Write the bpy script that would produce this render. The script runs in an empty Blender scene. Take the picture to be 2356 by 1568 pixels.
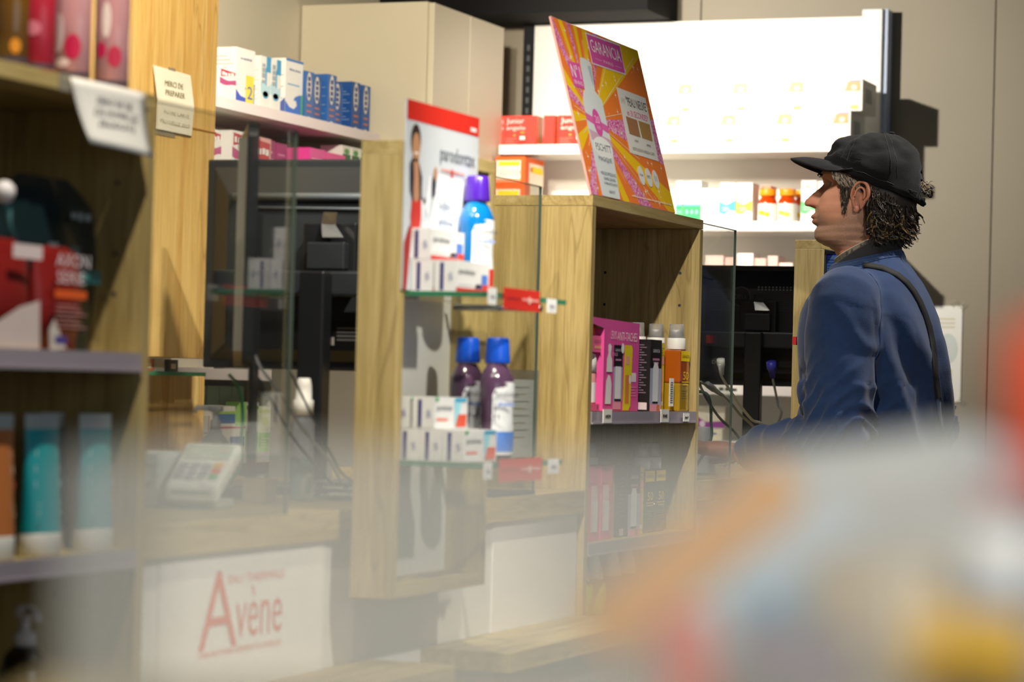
import bpy, math, random
from mathutils import Vector, Matrix, noise
from mathutils.bvhtree import BVHTree
random.seed(7)
SC = bpy.context.scene
COL = SC.collection
# ---------------------------------------------------------------- camera, world, lights, exposure
TH = math.radians(21.57)
def cam_basis():
    p, r = math.atan(100/6000), math.radians(1.5)
    fw = Vector((-math.sin(TH)*math.cos(p), math.cos(TH)*math.cos(p), math.sin(p)))
    r0 = Vector((math.cos(TH), math.sin(TH), 0)); u0 = r0.cross(fw)
    return fw, math.cos(r)*r0+math.sin(r)*u0, math.cos(r)*u0-math.sin(r)*r0
fw, rt, up = cam_basis()
CAM = Vector((1.457, 0, 1.2))
cd = bpy.data.cameras.new('camera'); cam = bpy.data.objects.new('camera', cd); COL.objects.link(cam)
cam.matrix_world = Matrix(((rt.x, up.x, -fw.x, CAM.x), (rt.y, up.y, -fw.y, CAM.y), (rt.z, up.z, -fw.z, CAM.z), (0, 0, 0, 1)))
cd.sensor_width = 36; cd.lens = 36*6000/2356; cd.clip_start = .05; cd.clip_end = 60
cd.dof.use_dof = True; cd.dof.focus_distance = 5.15; cd.dof.aperture_fstop = 5.2
SC.camera = cam
SC.view_settings.view_transform = 'Standard'; SC.view_settings.look = 'None'
SC.view_settings.exposure = 0.0; SC.view_settings.gamma = 1; SC.view_settings.use_curve_mapping = False
w = bpy.data.worlds.new('world'); SC.world = w; w.use_nodes = True
w.node_tree.nodes['Background'].inputs[0].default_value = (.78, .86, 1, 1)
w.node_tree.nodes['Background'].inputs[1].default_value = .14
def spot(name, loc, target, watts, angle, blend=.5, size=.04, color=(1, .93, .8)):
    l = bpy.data.lights.new(name, 'SPOT'); l.energy = watts; l.spot_size = math.radians(angle); l.spot_blend = blend
    l.shadow_soft_size = size; l.color = color
    o = bpy.data.objects.new(name, l); COL.objects.link(o); o.location = loc
    o.rotation_euler = (Vector(target)-Vector(loc)).to_track_quat('-Z', 'Y').to_euler(); return o
def area(name, loc, target, watts, sx, sy, color=(1, .97, .9)):
    l = bpy.data.lights.new(name, 'AREA'); l.shape = 'RECTANGLE'; l.size = sx; l.size_y = sy; l.energy = watts; l.color = color
    o = bpy.data.objects.new(name, l); COL.objects.link(o); o.location = loc
    o.rotation_euler = (Vector(target)-Vector(loc)).to_track_quat('-Z', 'Y').to_euler(); return o
WARM = (1, .90, .74)
spot('spot_far_shelf', (-1.12, 5.85, 2.38), (-.72, 7.5, 2.0), 190, 72, .9, .02, (1, .93, .8))
spot('spot_far_shelf_low', (-1.2, 5.4, 2.38), (-1.1, 7.4, 1.72), 80, 34, .9, .05, (1, .88, .74))
spot('spot_corner_shelf', (-.75, 5.0, 2.38), (-1.62, 6.5, 1.9), 150, 80, .8, .05, (1, .88, .68))
spot('spot_counter_near', (.40, 2.12, 2.38), (.0, 2.85, 1.2), 62, 84, .7, .015, WARM)
spot('spot_counter_mid', (.42, 2.9, 2.38), (-.05, 4.0, 1.15), 135, 58, .7, .015, WARM)
spot('spot_aisle', (1.45, 2.7, 2.38), (0, 3.2, .72), 140, 42, .7, .03, (1, .92, .78))
spot('fill_desk_near', (-.35, 2.2, 2.38), (-.25, 3.5, 1.3), 18, 50, .7, .05, (1, .95, .88))  # added fill lamp, brightens the back of the near monitor
spot('fill_desk_far', (-.12, 4.45, 2.38), (-.12, 5.3, 1.2), 36, 46, .7, .05, (1, .95, .88))  # added fill lamp for the far monitor, display box and hand
spot('fill_face', (1.35, 3.3, 2.38), (.10, 5.05, 1.57), 75, 13, 1, .05, (1, .9, .76))  # added narrow fill lamp, lifts the man's face only
spot('spot_customer', (.62, 5.15, 2.38), (.25, 5.02, 1.3), 72, 50, .7, .04, (1, .93, .82))
spot('spot_pillar', (.1, 3.1, 2.38), (-.6, 3.75, 1.7), 85, 60, .7, .04, (1, .82, .5))
spot('fill_tub', (1.95, -.9, 2.36), (1.27, .62, 1.15), 225, 22, .7, .06, (1, .95, .88))  # added fill lamp, brightens the tub, its packets and its veil
area('daylight_shopfront', (3.6, 1.2, 1.9), (0, 4, 1.1), 14, 2.4, 1.6, (.86, .93, 1))
# ---------------------------------------------------------------- materials
def lin(h):
    h = h.lstrip('#')
    return tuple(((c/12.92) if c <= .04045 else ((c+.055)/1.055)**2.4) for c in (int(h[i:i+2], 16)/255 for i in (0, 2, 4)))+(1,)
MATS = {}
def pm(key, color, rough=.5, metal=0, spec=.5, var=.06, scale=40, bump=0, bscale=200, trans=0, ior=1.45, alpha=1, emit=0, coat=0, sheen=0):
    if key in MATS: return MATS[key]
    m = bpy.data.materials.new(key); MATS[key] = m; m.use_nodes = True
    nt = m.node_tree; b = nt.nodes['Principled BSDF']
    c = lin(color) if isinstance(color, str) else color
    b.inputs['Roughness'].default_value = rough; b.inputs['Metallic'].default_value = metal
    b.inputs['Specular IOR Level'].default_value = spec; b.inputs['IOR'].default_value = ior
    b.inputs['Transmission Weight'].default_value = trans; b.inputs['Alpha'].default_value = alpha
    b.inputs['Coat Weight'].default_value = coat; b.inputs['Sheen Weight'].default_value = sheen
    if emit: b.inputs['Emission Color'].default_value = c; b.inputs['Emission Strength'].default_value = emit
    tc = nt.nodes.new('ShaderNodeTexCoord')
    if var:
        n = nt.nodes.new('ShaderNodeTexNoise'); n.inputs['Scale'].default_value = scale; n.inputs['Detail'].default_value = 3
        r = nt.nodes.new('ShaderNodeMix'); r.data_type = 'RGBA'
        r.inputs[6].default_value = tuple(x*(1-var) for x in c[:3])+(1,); r.inputs[7].default_value = tuple(min(1, x*(1+var)) for x in c[:3])+(1,)
        nt.links.new(tc.outputs['Object'], n.inputs['Vector']); nt.links.new(n.outputs['Fac'], r.inputs[0]); nt.links.new(r.outputs[2], b.inputs['Base Color'])
    else: b.inputs['Base Color'].default_value = c
    if bump:
        n2 = nt.nodes.new('ShaderNodeTexNoise'); n2.inputs['Scale'].default_value = bscale; n2.inputs['Detail'].default_value = 4
        bp = nt.nodes.new('ShaderNodeBump'); bp.inputs['Strength'].default_value = bump; bp.inputs['Distance'].default_value = .002
        nt.links.new(tc.outputs['Object'], n2.inputs['Vector']); nt.links.new(n2.outputs['Fac'], bp.inputs['Height']); nt.links.new(bp.outputs['Normal'], b.inputs['Normal'])
    return m
def R(m):
    if isinstance(m, str): return pm('card_'+m.lstrip('#'), m, rough=.42, var=.04)
    return m
def wood(key, light, mid, dark, axis='z', rough=.45):
    m = bpy.data.materials.new(key); m.use_nodes = True; nt = m.node_tree; b = nt.nodes['Principled BSDF']
    tc = nt.nodes.new('ShaderNodeTexCoord'); mp = nt.nodes.new('ShaderNodeMapping')
    s = {'z': (26, 26, 1.3), 'y': (26, 1.3, 26), 'x': (1.3, 26, 26)}[axis]; mp.inputs['Scale'].default_value = s
    n = nt.nodes.new('ShaderNodeTexNoise'); n.inputs['Scale'].default_value = 1.6; n.inputs['Detail'].default_value = 7; n.inputs['Roughness'].default_value = .62; n.inputs['Distortion'].default_value = .5
    cr = nt.nodes.new('ShaderNodeValToRGB'); e = cr.color_ramp.elements
    e[0].position = .3; e[0].color = lin(dark); e[1].position = .72; e[1].color = lin(light); x = e.new(.5); x.color = lin(mid)
    mp2 = nt.nodes.new('ShaderNodeMapping'); mp2.inputs['Scale'].default_value = tuple(v*2.4 for v in s)
    n2 = nt.nodes.new('ShaderNodeTexNoise'); n2.inputs['Scale'].default_value = 5; n2.inputs['Detail'].default_value = 4
    cr2 = nt.nodes.new('ShaderNodeValToRGB'); f = cr2.color_ramp.elements; f[0].position = .35; f[0].color = (.72, .68, .6, 1); f[1].position = .55; f[1].color = (1, 1, 1, 1)
    mx = nt.nodes.new('ShaderNodeMix'); mx.data_type = 'RGBA'; mx.blend_type = 'MULTIPLY'; mx.inputs[0].default_value = .55
    bp = nt.nodes.new('ShaderNodeBump'); bp.inputs['Strength'].default_value = .08; bp.inputs['Distance'].default_value = .001
    L = nt.links.new
    L(tc.outputs['Object'], mp.inputs[0]); L(mp.outputs[0], n.inputs['Vector']); L(n.outputs['Fac'], cr.inputs[0])
    L(tc.outputs['Object'], mp2.inputs[0]); L(mp2.outputs[0], n2.inputs['Vector']); L(n2.outputs['Fac'], cr2.inputs[0])
    mp3 = nt.nodes.new('ShaderNodeMapping'); mp3.inputs['Scale'].default_value = {'z': (16, 16, 1.6), 'y': (16, 1.6, 16), 'x': (1.6, 16, 16)}[axis]
    n3 = nt.nodes.new('ShaderNodeTexNoise'); n3.inputs['Scale'].default_value = 1; n3.inputs['Detail'].default_value = 2; n3.inputs['Distortion'].default_value = .8
    cr3 = nt.nodes.new('ShaderNodeValToRGB'); g = cr3.color_ramp.elements; g[0].position = .612; g[0].color = (1, 1, 1, 1); g[1].position = .632; g[1].color = (1, 1, 1, 1); q_ = g.new(.622); q_.color = (.5, .44, .36, 1)
    m3 = nt.nodes.new('ShaderNodeMix'); m3.data_type = 'RGBA'; m3.blend_type = 'MULTIPLY'; m3.inputs[0].default_value = .6
    L(tc.outputs['Object'], mp3.inputs[0]); L(mp3.outputs[0], n3.inputs['Vector']); L(n3.outputs['Fac'], cr3.inputs[0])
    L(cr.outputs[0], mx.inputs[6]); L(cr2.outputs[0], mx.inputs[7]); L(mx.outputs[2], m3.inputs[6]); L(cr3.outputs[0], m3.inputs[7]); L(m3.outputs[2], b.inputs['Base Color'])
    L(n2.outputs['Fac'], bp.inputs['Height']); L(bp.outputs[0], b.inputs['Normal']); b.inputs['Roughness'].default_value = rough
    return m
OAK = {a: wood('oak_'+a, '#c9b683', '#b4a069', '#968250', a) for a in 'xyz'}
WARMOAK = wood('warm_oak', '#f0d498', '#e6c27e', '#d4a862', 'z')
def clear(key, tint, haze=0, hazecol=(.8, .82, .85, 1), gloss=.06):
    m = bpy.data.materials.new(key); m.use_nodes = True; nt = m.node_tree; nt.nodes.clear(); L = nt.links.new
    out = nt.nodes.new('ShaderNodeOutputMaterial'); t = nt.nodes.new('ShaderNodeBsdfTransparent'); t.inputs[0].default_value = tint
    g = nt.nodes.new('ShaderNodeBsdfGlossy'); g.inputs['Roughness'].default_value = .04
    fr = nt.nodes.new('ShaderNodeFresnel'); fr.inputs[0].default_value = 1.45
    mu = nt.nodes.new('ShaderNodeMath'); mu.operation = 'MULTIPLY'; mu.inputs[1].default_value = gloss*10
    mx = nt.nodes.new('ShaderNodeMixShader'); L(fr.outputs[0], mu.inputs[0]); L(mu.outputs[0], mx.inputs[0]); L(t.outputs[0], mx.inputs[1]); L(g.outputs[0], mx.inputs[2])
    last = mx
    if haze:
        d = nt.nodes.new('ShaderNodeBsdfDiffuse'); d.inputs[0].default_value = hazecol
        d2 = nt.nodes.new('ShaderNodeBsdfTranslucent'); d2.inputs[0].default_value = hazecol
        a = nt.nodes.new('ShaderNodeMixShader'); L(d.outputs[0], a.inputs[1]); L(d2.outputs[0], a.inputs[2]); a.inputs[0].default_value = .5
        n = nt.nodes.new('ShaderNodeTexNoise'); n.inputs['Scale'].default_value = 9; tc = nt.nodes.new('ShaderNodeTexCoord'); L(tc.outputs['Object'], n.inputs['Vector'])
        mr = nt.nodes.new('ShaderNodeMapRange'); mr.inputs[3].default_value = haze*.8; mr.inputs[4].default_value = haze*1.2; L(n.outputs['Fac'], mr.inputs[0])
        h = nt.nodes.new('ShaderNodeMixShader'); L(mr.outputs[0], h.inputs[0]); L(mx.outputs[0], h.inputs[1]); L(a.outputs[0], h.inputs[2]); last = h
    L(last.outputs[0], out.inputs[0]); MATS[key] = m; return m
GLASS = clear('clear_glass', (.975, .99, .982, 1), gloss=.035)
GLASS_EDGE = pm('glass_edge', '#3f8f6c', rough=.15, spec=.8, trans=.3, var=.02)
SHEET_EDGE = pm('screen_edge', '#4f5d56', rough=.3, spec=.5, var=.02)
WHITE = pm('white_paint', '#efece6', rough=.4, var=.02)
LAM = pm('white_laminate', '#e3e3de', rough=.35, var=.02, scale=6)
CREAM = pm('cream_laminate', '#d8cfb8', rough=.5, var=.03, scale=5)
BLACK = pm('black_plastic', '#15171a', rough=.35, var=.05, bump=.05, bscale=900)
BLACK2 = pm('black_matte', '#0d0e10', rough=.6, var=.05)
PAPER = pm('paper', '#f2f1ec', rough=.7, var=.02, scale=15)
STEEL = pm('steel', '#c9c9c4', rough=.25, metal=1, var=.03)
INK = pm('ink', '#33343a', rough=.6, var=0)
TAPE = clear('tape', (.9, .9, .86, 1), haze=.3, hazecol=(.8, .78, .72, 1))
LILAC = pm('lilac_strip', '#a29aa6', rough=.3, var=.03)
STRIPC = clear('strip_clear', (.8, .8, .86, 1), haze=.3, hazecol=(.6, .6, .72, 1))
# ---------------------------------------------------------------- mesh builder
FX = lambda x, y, z: (Vector((x, y, z)), Vector((0, 1, 0)), Vector((0, 0, 1)), Vector((1, 0, 0)))     # face looking to the aisle (+x)
FY = lambda x, y, z: (Vector((x, y, z)), Vector((1, 0, 0)), Vector((0, 0, 1)), Vector((0, -1, 0)))    # face looking along the counter (-y)
TXT = {}
def text_mesh(s):
    if s not in TXT:
        c = bpy.data.curves.new('t', 'FONT'); c.body = s; c.size = 1; c.resolution_u = 2; c.align_x = 'CENTER'; c.fill_mode = 'FRONT'
        if s in ('A', 'vène', 'EAU THERMALE'): c.offset = -.007
        o = bpy.data.objects.new('t', c); COL.objects.link(o); dg = bpy.context.evaluated_depsgraph_get()
        me = bpy.data.meshes.new_from_object(o.evaluated_get(dg)); v = [p.co.copy() for p in me.vertices]; f = [tuple(p.vertices) for p in me.polygons]
        bpy.data.objects.remove(o); bpy.data.meshes.remove(me); bpy.data.curves.remove(c)
        xs = [p.x for p in v] or [0, 1]; ys = [p.y for p in v] or [0, 1]
        TXT[s] = (v, f, min(xs), max(xs), min(ys), max(ys))
    return TXT[s]
class MB:
    def __init__(s): s.v = []; s.f = []; s.mi = []; s.sm = []; s.mats = []; s.M = None
    def mat(s, m):
        m = R(m)
        if m not in s.mats: s.mats.append(m)
        return s.mats.index(m)
    def add(s, pts, faces, mat, smooth=False):
        b = len(s.v); k = s.mat(mat)
        s.v += [(s.M @ Vector(p)) if s.M else Vector(p) for p in pts]
        for q in faces: s.f.append(tuple(i+b for i in q)); s.mi.append(k); s.sm.append(smooth)
        return s
    def poly(s, pts, mat): return s.add(pts, [tuple(range(len(pts)))], mat)
    def box(s, x0, x1, y0, y1, z0, z1, mat):
        return s.add([(x0, y0, z0), (x1, y0, z0), (x1, y1, z0), (x0, y1, z0), (x0, y0, z1), (x1, y0, z1), (x1, y1, z1), (x0, y1, z1)],
                     [(0, 3, 2, 1), (4, 5, 6, 7), (0, 1, 5, 4), (1, 2, 6, 5), (2, 3, 7, 6), (3, 0, 4, 7)], mat)
    def lathe(s, c, prof, mat, seg=24, sx=1, sy=1, cap=True, smooth=True):
        c = Vector(c); pts = []; n = len(prof)
        for r, z in prof:
            for k in range(seg):
                a = 2*math.pi*k/seg; pts.append(c+Vector((r*math.cos(a)*sx, r*math.sin(a)*sy, z)))
        F = [(i*seg+k, i*seg+(k+1) % seg, (i+1)*seg+(k+1) % seg, (i+1)*seg+k) for i in range(n-1) for k in range(seg)]
        s.add(pts, F, mat, smooth)
        if cap:
            b = len(s.v)-len(pts)
            s.f.append(tuple(b+k for k in reversed(range(seg)))); s.f.append(tuple(b+(n-1)*seg+k for k in range(seg)))
            s.mi += [s.mat(mat)]*2; s.sm += [False]*2
        return s
    def grid(s, rows, mat, closed=False, smooth=True):
        w = len(rows[0]); pts = [p for r in rows for p in r]
        F = [(i*w+k, i*w+(k+1) % w, (i+1)*w+(k+1) % w, (i+1)*w+k) for i in range(len(rows)-1) for k in range(w if closed else w-1)]
        return s.add(pts, F, mat, smooth)
    def tube(s, path, r, mat, seg=8, caps=True):
        path = [Vector(p) for p in path]; n = len(path); rs = r if isinstance(r, (list, tuple)) else [r]*n
        rows = []; prev = None
        for i, p in enumerate(path):
            t = (path[min(i+1, n-1)]-path[max(i-1, 0)]).normalized()
            if prev is None: a = t.cross(Vector((0, 0, 1))) if abs(t.z) < .9 else t.cross(Vector((1, 0, 0)))
            else: a = prev-t*prev.dot(t)
            a.normalize(); prev = a; b = t.cross(a)
            rows.append([p+(a*math.cos(2*math.pi*k/seg)+b*math.sin(2*math.pi*k/seg))*rs[i] for k in range(seg)])
        s.grid(rows, mat, closed=True)
        if caps:
            b0 = len(s.v)-n*seg; k = s.mat(mat)
            s.f.append(tuple(b0+i for i in reversed(range(seg)))); s.f.append(tuple(b0+(n-1)*seg+i for i in range(seg))); s.mi += [k]*2; s.sm += [True]*2
        return s
    def rect(s, fr, u0, u1, v0, v1, mat, lift=.0004):
        o, u, v, n = fr; o = o+n*lift
        return s.add([o+u*u0+v*v0, o+u*u1+v*v0, o+u*u1+v*v1, o+u*u0+v*v1], [(0, 1, 2, 3)], mat)
    def shape(s, fr, pts, mat, lift=.0006):
        o, u, v, n = fr; o = o+n*lift
        return s.add([o+u*a+v*b for a, b in pts], [tuple(range(len(pts)))], mat)
    def disc(s, fr, cu, cv, ru, rv, mat, lift=.0006, seg=18):
        return s.shape(fr, [(cu+ru*math.cos(2*math.pi*k/seg), cv+rv*math.sin(2*math.pi*k/seg)) for k in range(seg)], mat, lift)
    def text(s, fr, t, u0, u1, v0, v1, mat, lift=.0009, rot=0, shear=0):
        vs, fs, x0, x1, y0, y1 = text_mesh(t); o, u, v, n = fr; o = o+n*lift; pts = []
        for p in vs:
            a = (p.x-x0)/max(x1-x0, 1e-6); b = (p.y-y0)/max(y1-y0, 1e-6)
            if rot == 1: a, b = 1-b, a
            pts.append(o+u*(u0+(u1-u0)*a+shear*b)+v*(v0+(v1-v0)*b))
        return s.add(pts, fs, mat)
    def smudge(s, fr, t, u0, u1, v0, v1, mat, lift=.0009, rot=0, shear=0):   # print too blurred to read: word-shaped dashes
        rg = random.Random(len(t)*7+int(u0*1e4)); n = max(3, len(t)//2); L = (v1-v0) if rot == 1 else (u1-u0); p = 0
        for k in range(n):
            w_ = L/n*rg.uniform(.6, .95); a = k*L/n
            if rot == 1: s.rect(fr, u0, u1, v0+a, v0+a+w_, mat, lift)
            else: s.rect(fr, u0+a, u0+a+w_, v0+(v1-v0)*rg.uniform(0, .2), v1-(v1-v0)*rg.uniform(0, .3), mat, lift)
        return s
    def build(s, name, parent=None, origin=None, bevel=0, sub=0, solid=0):
        origin = Vector(origin) if origin is not None else (Vector(parent.get('o', (0, 0, 0))) if parent is not None and 'o' in parent else Vector((0, 0, 0)))
        me = bpy.data.meshes.new(name); me.from_pydata([p-origin for p in s.v], [], s.f)
        for m in s.mats: me.materials.append(m)
        me.polygons.foreach_set('material_index', s.mi); me.polygons.foreach_set('use_smooth', s.sm); me.update()
        o = bpy.data.objects.new(name, me); COL.objects.link(o)
        if parent is not None: o.parent = parent
        else: o.location = origin
        o['o'] = tuple(origin)
        if solid: q = o.modifiers.new('s', 'SOLIDIFY'); q.thickness = solid; q.offset = 0
        if bevel: q = o.modifiers.new('b', 'BEVEL'); q.width = bevel; q.segments = 2; q.limit_method = 'ANGLE'; q.angle_limit = .7
        if sub: q = o.modifiers.new('u', 'SUBSURF'); q.levels = q.render_levels = sub
        return o
def tag(o, label, cat, group=None):
    o['label'] = label; o['category'] = cat
    if group: o['group'] = group
    return o
def struct(o): o['kind'] = 'structure'; return o
def empty(name, loc, label, cat, group=None):
    o = bpy.data.objects.new(name, None); COL.objects.link(o); o.location = loc; o.empty_display_size = .05
    o['o'] = tuple(loc)   # children are built in room coordinates and brought back to this base
    return tag(o, label, cat, group)
def mirror_copy(o, loc, label):
    c = o.copy(); COL.objects.link(c); c.location = loc; c['label'] = label
    for ch in list(o.children):
        d = ch.copy(); COL.objects.link(d); d.parent = c
    return c
# ---------------------------------------------------------------- the room
WALLGREY = pm('grey_wall_panel', '#968d7c', rough=.6, var=.05, scale=3)
b = MB().box(-3.2, 4.4, -1.6, 9, -.05, 0, pm('floor_tile', '#8d8780', rough=.35, var=.12, scale=4)); struct(b.build('floor'))
b = MB().box(-3.2, 4.4, -1.6, 9, 2.42, 2.5, pm('ceiling_black', '#0c0c0d', rough=.9, var=.1)); struct(b.build('ceiling'))
b = MB().box(-1.93, -1.05, 7.37, 7.66, 2.33, 2.419, pm('ceiling_black', '#0c0c0d')); struct(b.build('shade_box_1'))  # added black box, stands in for the unlit top of the wall
b = MB()
xs = [-3.2, -2.0, -.975, -.064, .85, 1.76, 2.93, 4.4]
for i in range(7): b.box(xs[i]+.002, xs[i+1]-.002, 7.665, 7.685, 0, 2.42, WALLGREY)
b.box(-3.2, 4.4, 7.69, 7.75, 0, 2.42, BLACK2); struct(b.build('wall_far'))
b = MB().box(-2.0, -1.93, 3.4, 7.66, 0, 2.42, CREAM); struct(b.build('wall_left'))
b = MB().box(-.36, 4.4, 7.62, 7.664, 0, .09, BLACK2); struct(b.build('baseboard_far'))
# ---------------------------------------------------------------- shelving and furniture
T18 = .018
def shelf_unit(y0, y1, x0, shelves, label, group, bottom, holes):
    r = empty('shelving_unit', ((x0)/2, (y0+y1)/2, 0), label, 'shelving unit', group)
    MB().box(x0, 0, y0, y0+T18, 0, 1.497, OAK['z']).build('side_panel', r, bevel=.0008)
    m = MB().box(x0, 0, y1-T18, y1, 0, 1.497, OAK['z'])
    fr = FY(0, y1-T18, 0)
    for z in holes:
        for x in (-.037, x0+.055): m.disc(fr, x, z, .0028, .0028, INK, .0005, 10)
    m.build('side_panel', r, bevel=.0008)
    MB().box(x0, 0, y0, y1, 1.4975, 1.515, OAK['y']).build('top_panel', r, bevel=.0008)
    MB().box(x0, x0+.008, y0+T18, y1-T18, .0, 1.497, OAK['z']).build('back_panel', r)
    for z in shelves:
        q = MB().box(x0+.008, -.004, y0+T18+.001, y1-T18-.001, z-T18, z, OAK['y']).build('shelf', r)
        m = MB().box(-.003, .001, y0+T18+.001, y1-T18-.001, z-T18-.001, z+.001, LILAC)
        m.box(.001, .004, y0+T18+.001, y1-T18-.001, z-T18-.002, z-T18+.0005, LILAC).build('price_strip', q)
    MB().box(x0+.008, .0, y0+T18, y1-T18, bottom-.02, bottom, OAK['y']).build('shelf', r)
    MB().box(x0+.02, -.03, y0+T18, y1-T18, 0, bottom-.02, OAK['z']).build('plinth', r)
    return r
shelf_unit(1.95, 2.578, -.25, (1.223, 1.005), 'oak shelving unit holding hair tubes and refill pouches, handwritten notice on its edge', 'oak product units along the counter', .80, (1.415, 1.335, 1.29, 1.03))
shelf_unit(4.03, 4.639, -.24, (1.158, .94), 'oak shelving unit holding pink serums, sunburst poster standing on top of it', 'oak product units along the counter', .815, (1.415, 1.355, 1.294))
# price tickets clipped in the strips
def ticket(x, y0, y1, z0, z1, label, grp='price tickets on the shelf strips', mark='6,90'):
    m = MB().box(x, x+.0012, y0, y1, z0, z1, PAPER); fr = FX(x+.0012, 0, 0)
    m.smudge(fr, mark, y0+(y1-y0)*.2, y1-(y1-y0)*.2, z0+(z1-z0)*.35, z0+(z1-z0)*.65, INK)
    return tag(m.build('price_ticket', origin=(x, (y0+y1)/2, z0)), label, 'price ticket', grp)
ticket(.005, 4.092, 4.135, 1.140, 1.163, 'small pale price ticket under the pink serum packs', mark='29,90')
ticket(.005, 4.398, 4.443, 1.140, 1.163, 'small pale price ticket under the black serum box', mark='39,90')
ticket(.005, 4.529, 4.563, 1.141, 1.156, 'small pale price ticket under the orange oil bottles', mark='19,90')
# worktops, counter fronts, ledges
def worktop(y0, y1, label):
    m = MB().box(-.75, 0, y0, y1, .992, 1.03, OAK['y']); return tag(m.build('counter_worktop', origin=(-.37, (y0+y1)/2, 1.03), bevel=.001), label, 'worktop', 'oak counter worktops')
worktop(2.5795, 4.0285, 'oak worktop carrying the card terminal and spray bottle')
worktop(4.6405, 7.0, 'oak worktop under the hands of the customer in a cap')
worktop(1.0, 1.948, 'oak worktop behind the shelf with the brown tube')
def front(y0, y1, label):
    m = MB().box(-.03, -.012, y0, y1, .1, .9915, LAM); m.box(-.05, -.035, y0+.01, y1-.01, 0, .1, BLACK2)
    m.box(-.72, -.7, y0, y1, 0, .9915, LAM); m.box(-.70, -.031, y0, y0+.02, .1, .9915, LAM)
    return tag(m.build('counter_cabinet', origin=(-.3, (y0+y1)/2, 0)), label, 'counter', 'white counter cabinets')
front(2.5795, 4.0285, 'white counter cabinet with the red-lettered poster on its front')
front(4.6405, 7.0, 'white counter cabinet in front of the customer wearing a cap')
def ledge(y0, y1, label):
    m = MB().box(-.011, .118, y0, y1, .797, .825, OAK['y']); return tag(m.build('bag_ledge', origin=(0, (y0+y1)/2, .8), bevel=.001), label, 'ledge', 'oak bag ledges')
ledge(2.5795, 3.212, 'oak bag ledge below the red-lettered poster')
m = MB().box(-.011, .125, 3.395, 4.028, .797, .825, OAK['y']); m.box(.001, .125, 4.0285, 4.64, .797, .813, OAK['y']); m.box(-.011, .09, 3.42, 4.0, .7, .797, pm('grey_kick', '#8b8f98', var=.03))
tag(m.build('bag_ledge', origin=(0, 3.7, .8), bevel=.001), 'oak bag ledge under the hanging display box, beside the shelving unit', 'ledge', 'oak bag ledges')
# posters on the counter front
AV = pm('coral_print', '#e05c38', rough=.6, var=.03)
m = MB().box(-.0115, -.009, 2.632, 3.066, .60, 1.0, PAPER); fr = FX(-.009, 0, 0)
m.text(fr, 'A', 2.728, 2.825, .876, .968, AV, shear=-.0); m.text(fr, 'vène', 2.822, 2.945, .8835, .9455, AV)
m.text(fr, 'EAU THERMALE', 2.80, 2.949, .951, .9615, AV); m.text(fr, 'LABORATOIRE DERMATOLOGIQUE', 2.728, 2.945, .866, .874, AV)
tag(m.build('poster', origin=(-.01, 2.85, .6)), 'white poster with large coral brand lettering on the counter front', 'poster')
m = MB().box(-.0115, -.0095, 3.655, 4.018, .62, .992, PAPER)
tag(m.build('sheet_of_paper', origin=(-.01, 3.84, .62)), 'blank white sheet on the counter front beside the shelving unit', 'paper')
m = MB().box(-.0116, -.0106, 2.590, 2.631, .60, .99, PAPER)
tag(m.build('sheet_of_paper', origin=(-.011, 2.61, .6)), 'narrow white sheet tucked beside the coral lettered poster', 'paper')
# clear counter screens
def screen(y0, y1, z0, label):
    m = MB().box(-.004, .0, y0, y1, z0, 1.509, GLASS)
    r = m.build('counter_screen', origin=(-.002, (y0+y1)/2, z0)); tag(r, label, 'glass screen', 'clear screens standing on the counter')
    m = MB().box(-.0043, .0003, y1-.0003, y1+.0007, z0, 1.5095, SHEET_EDGE); m.box(-.0043, .0003, y0, y1, 1.5088, 1.5098, SHEET_EDGE); m.build('edge', r)
    return r
screen(2.58, 2.935, 1.031, 'clear screen in front of the card terminal')
screen(3.43, 3.795, 1.031, 'clear screen between the hanging display box and the shelving unit')
screen(4.64, 4.852, 1.031, 'clear screen beside the customer, cables running behind it')
# hanging display boxes
def display_box(y0, y1, label):
    x0, x1, z0, z1 = .020, .078, .918, 1.513
    r = empty('display_box', (.05, (y0+y1)/2, z0), label, 'display box', 'oak display boxes hung on the counter')
    MB().box(x0, x1, y0, y0+.02, z0, z1-.018, OAK['z']).build('side_panel', r, bevel=.0008)
    MB().box(x0, x1, y1-.02, y1, z0, z1-.018, OAK['z']).build('side_panel', r, bevel=.0008)
    MB().box(x0, x1, y0, y1, z1-.018, z1, OAK['y']).build('top_panel', r, bevel=.0008)
    MB().box(x0, x1, y0+.02, y1-.02, z0, z0+.02, OAK['y']).build('bottom_panel', r, bevel=.0008)
    MB().box(x0, x0+.004, y0+.02, y1-.02, z0+.02, z1-.018, LAM).build('back_panel', r)
    for z in (1.27, 1.05): MB().tube([(x0-.02, (y0+y1)/2, z), (x0, (y0+y1)/2, z)], .006, STEEL, 10).build('bracket', r)
    return r
display_box(3.083, 3.408, 'oak display box with toothpaste, mouthwash and a dentist poster')
display_box(5.205, 5.53, 'oak display box with blue vitamin cartons behind the customer')
def glass_shelf(y0, y1, z, label, xe=.196):
    m = MB().box(.026, xe, y0, y1, z-.006, z, GLASS)
    r = tag(m.build('glass_shelf', origin=(.11, (y0+y1)/2, z)), label, 'glass shelf', 'glass shelves in the display boxes')
    m = MB().box(.079, xe+.0005, y0-.0008, y0-.0001, z-.0063, z+.0003, GLASS_EDGE); m.box(xe+.0001, xe+.001, y0, y1, z-.0063, z+.0003, GLASS_EDGE); m.build('polished_edge', r)
    m = MB().tube([(.04, y1-.025, z-.012), (xe-.026, y1-.025, z-.012)], .005, STEEL, 10); m.build('clamp', r)
    return r
glass_shelf(3.1035, 3.3875, 1.318, 'upper glass shelf, carrying toothpaste boxes and a blue mouthwash')
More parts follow.
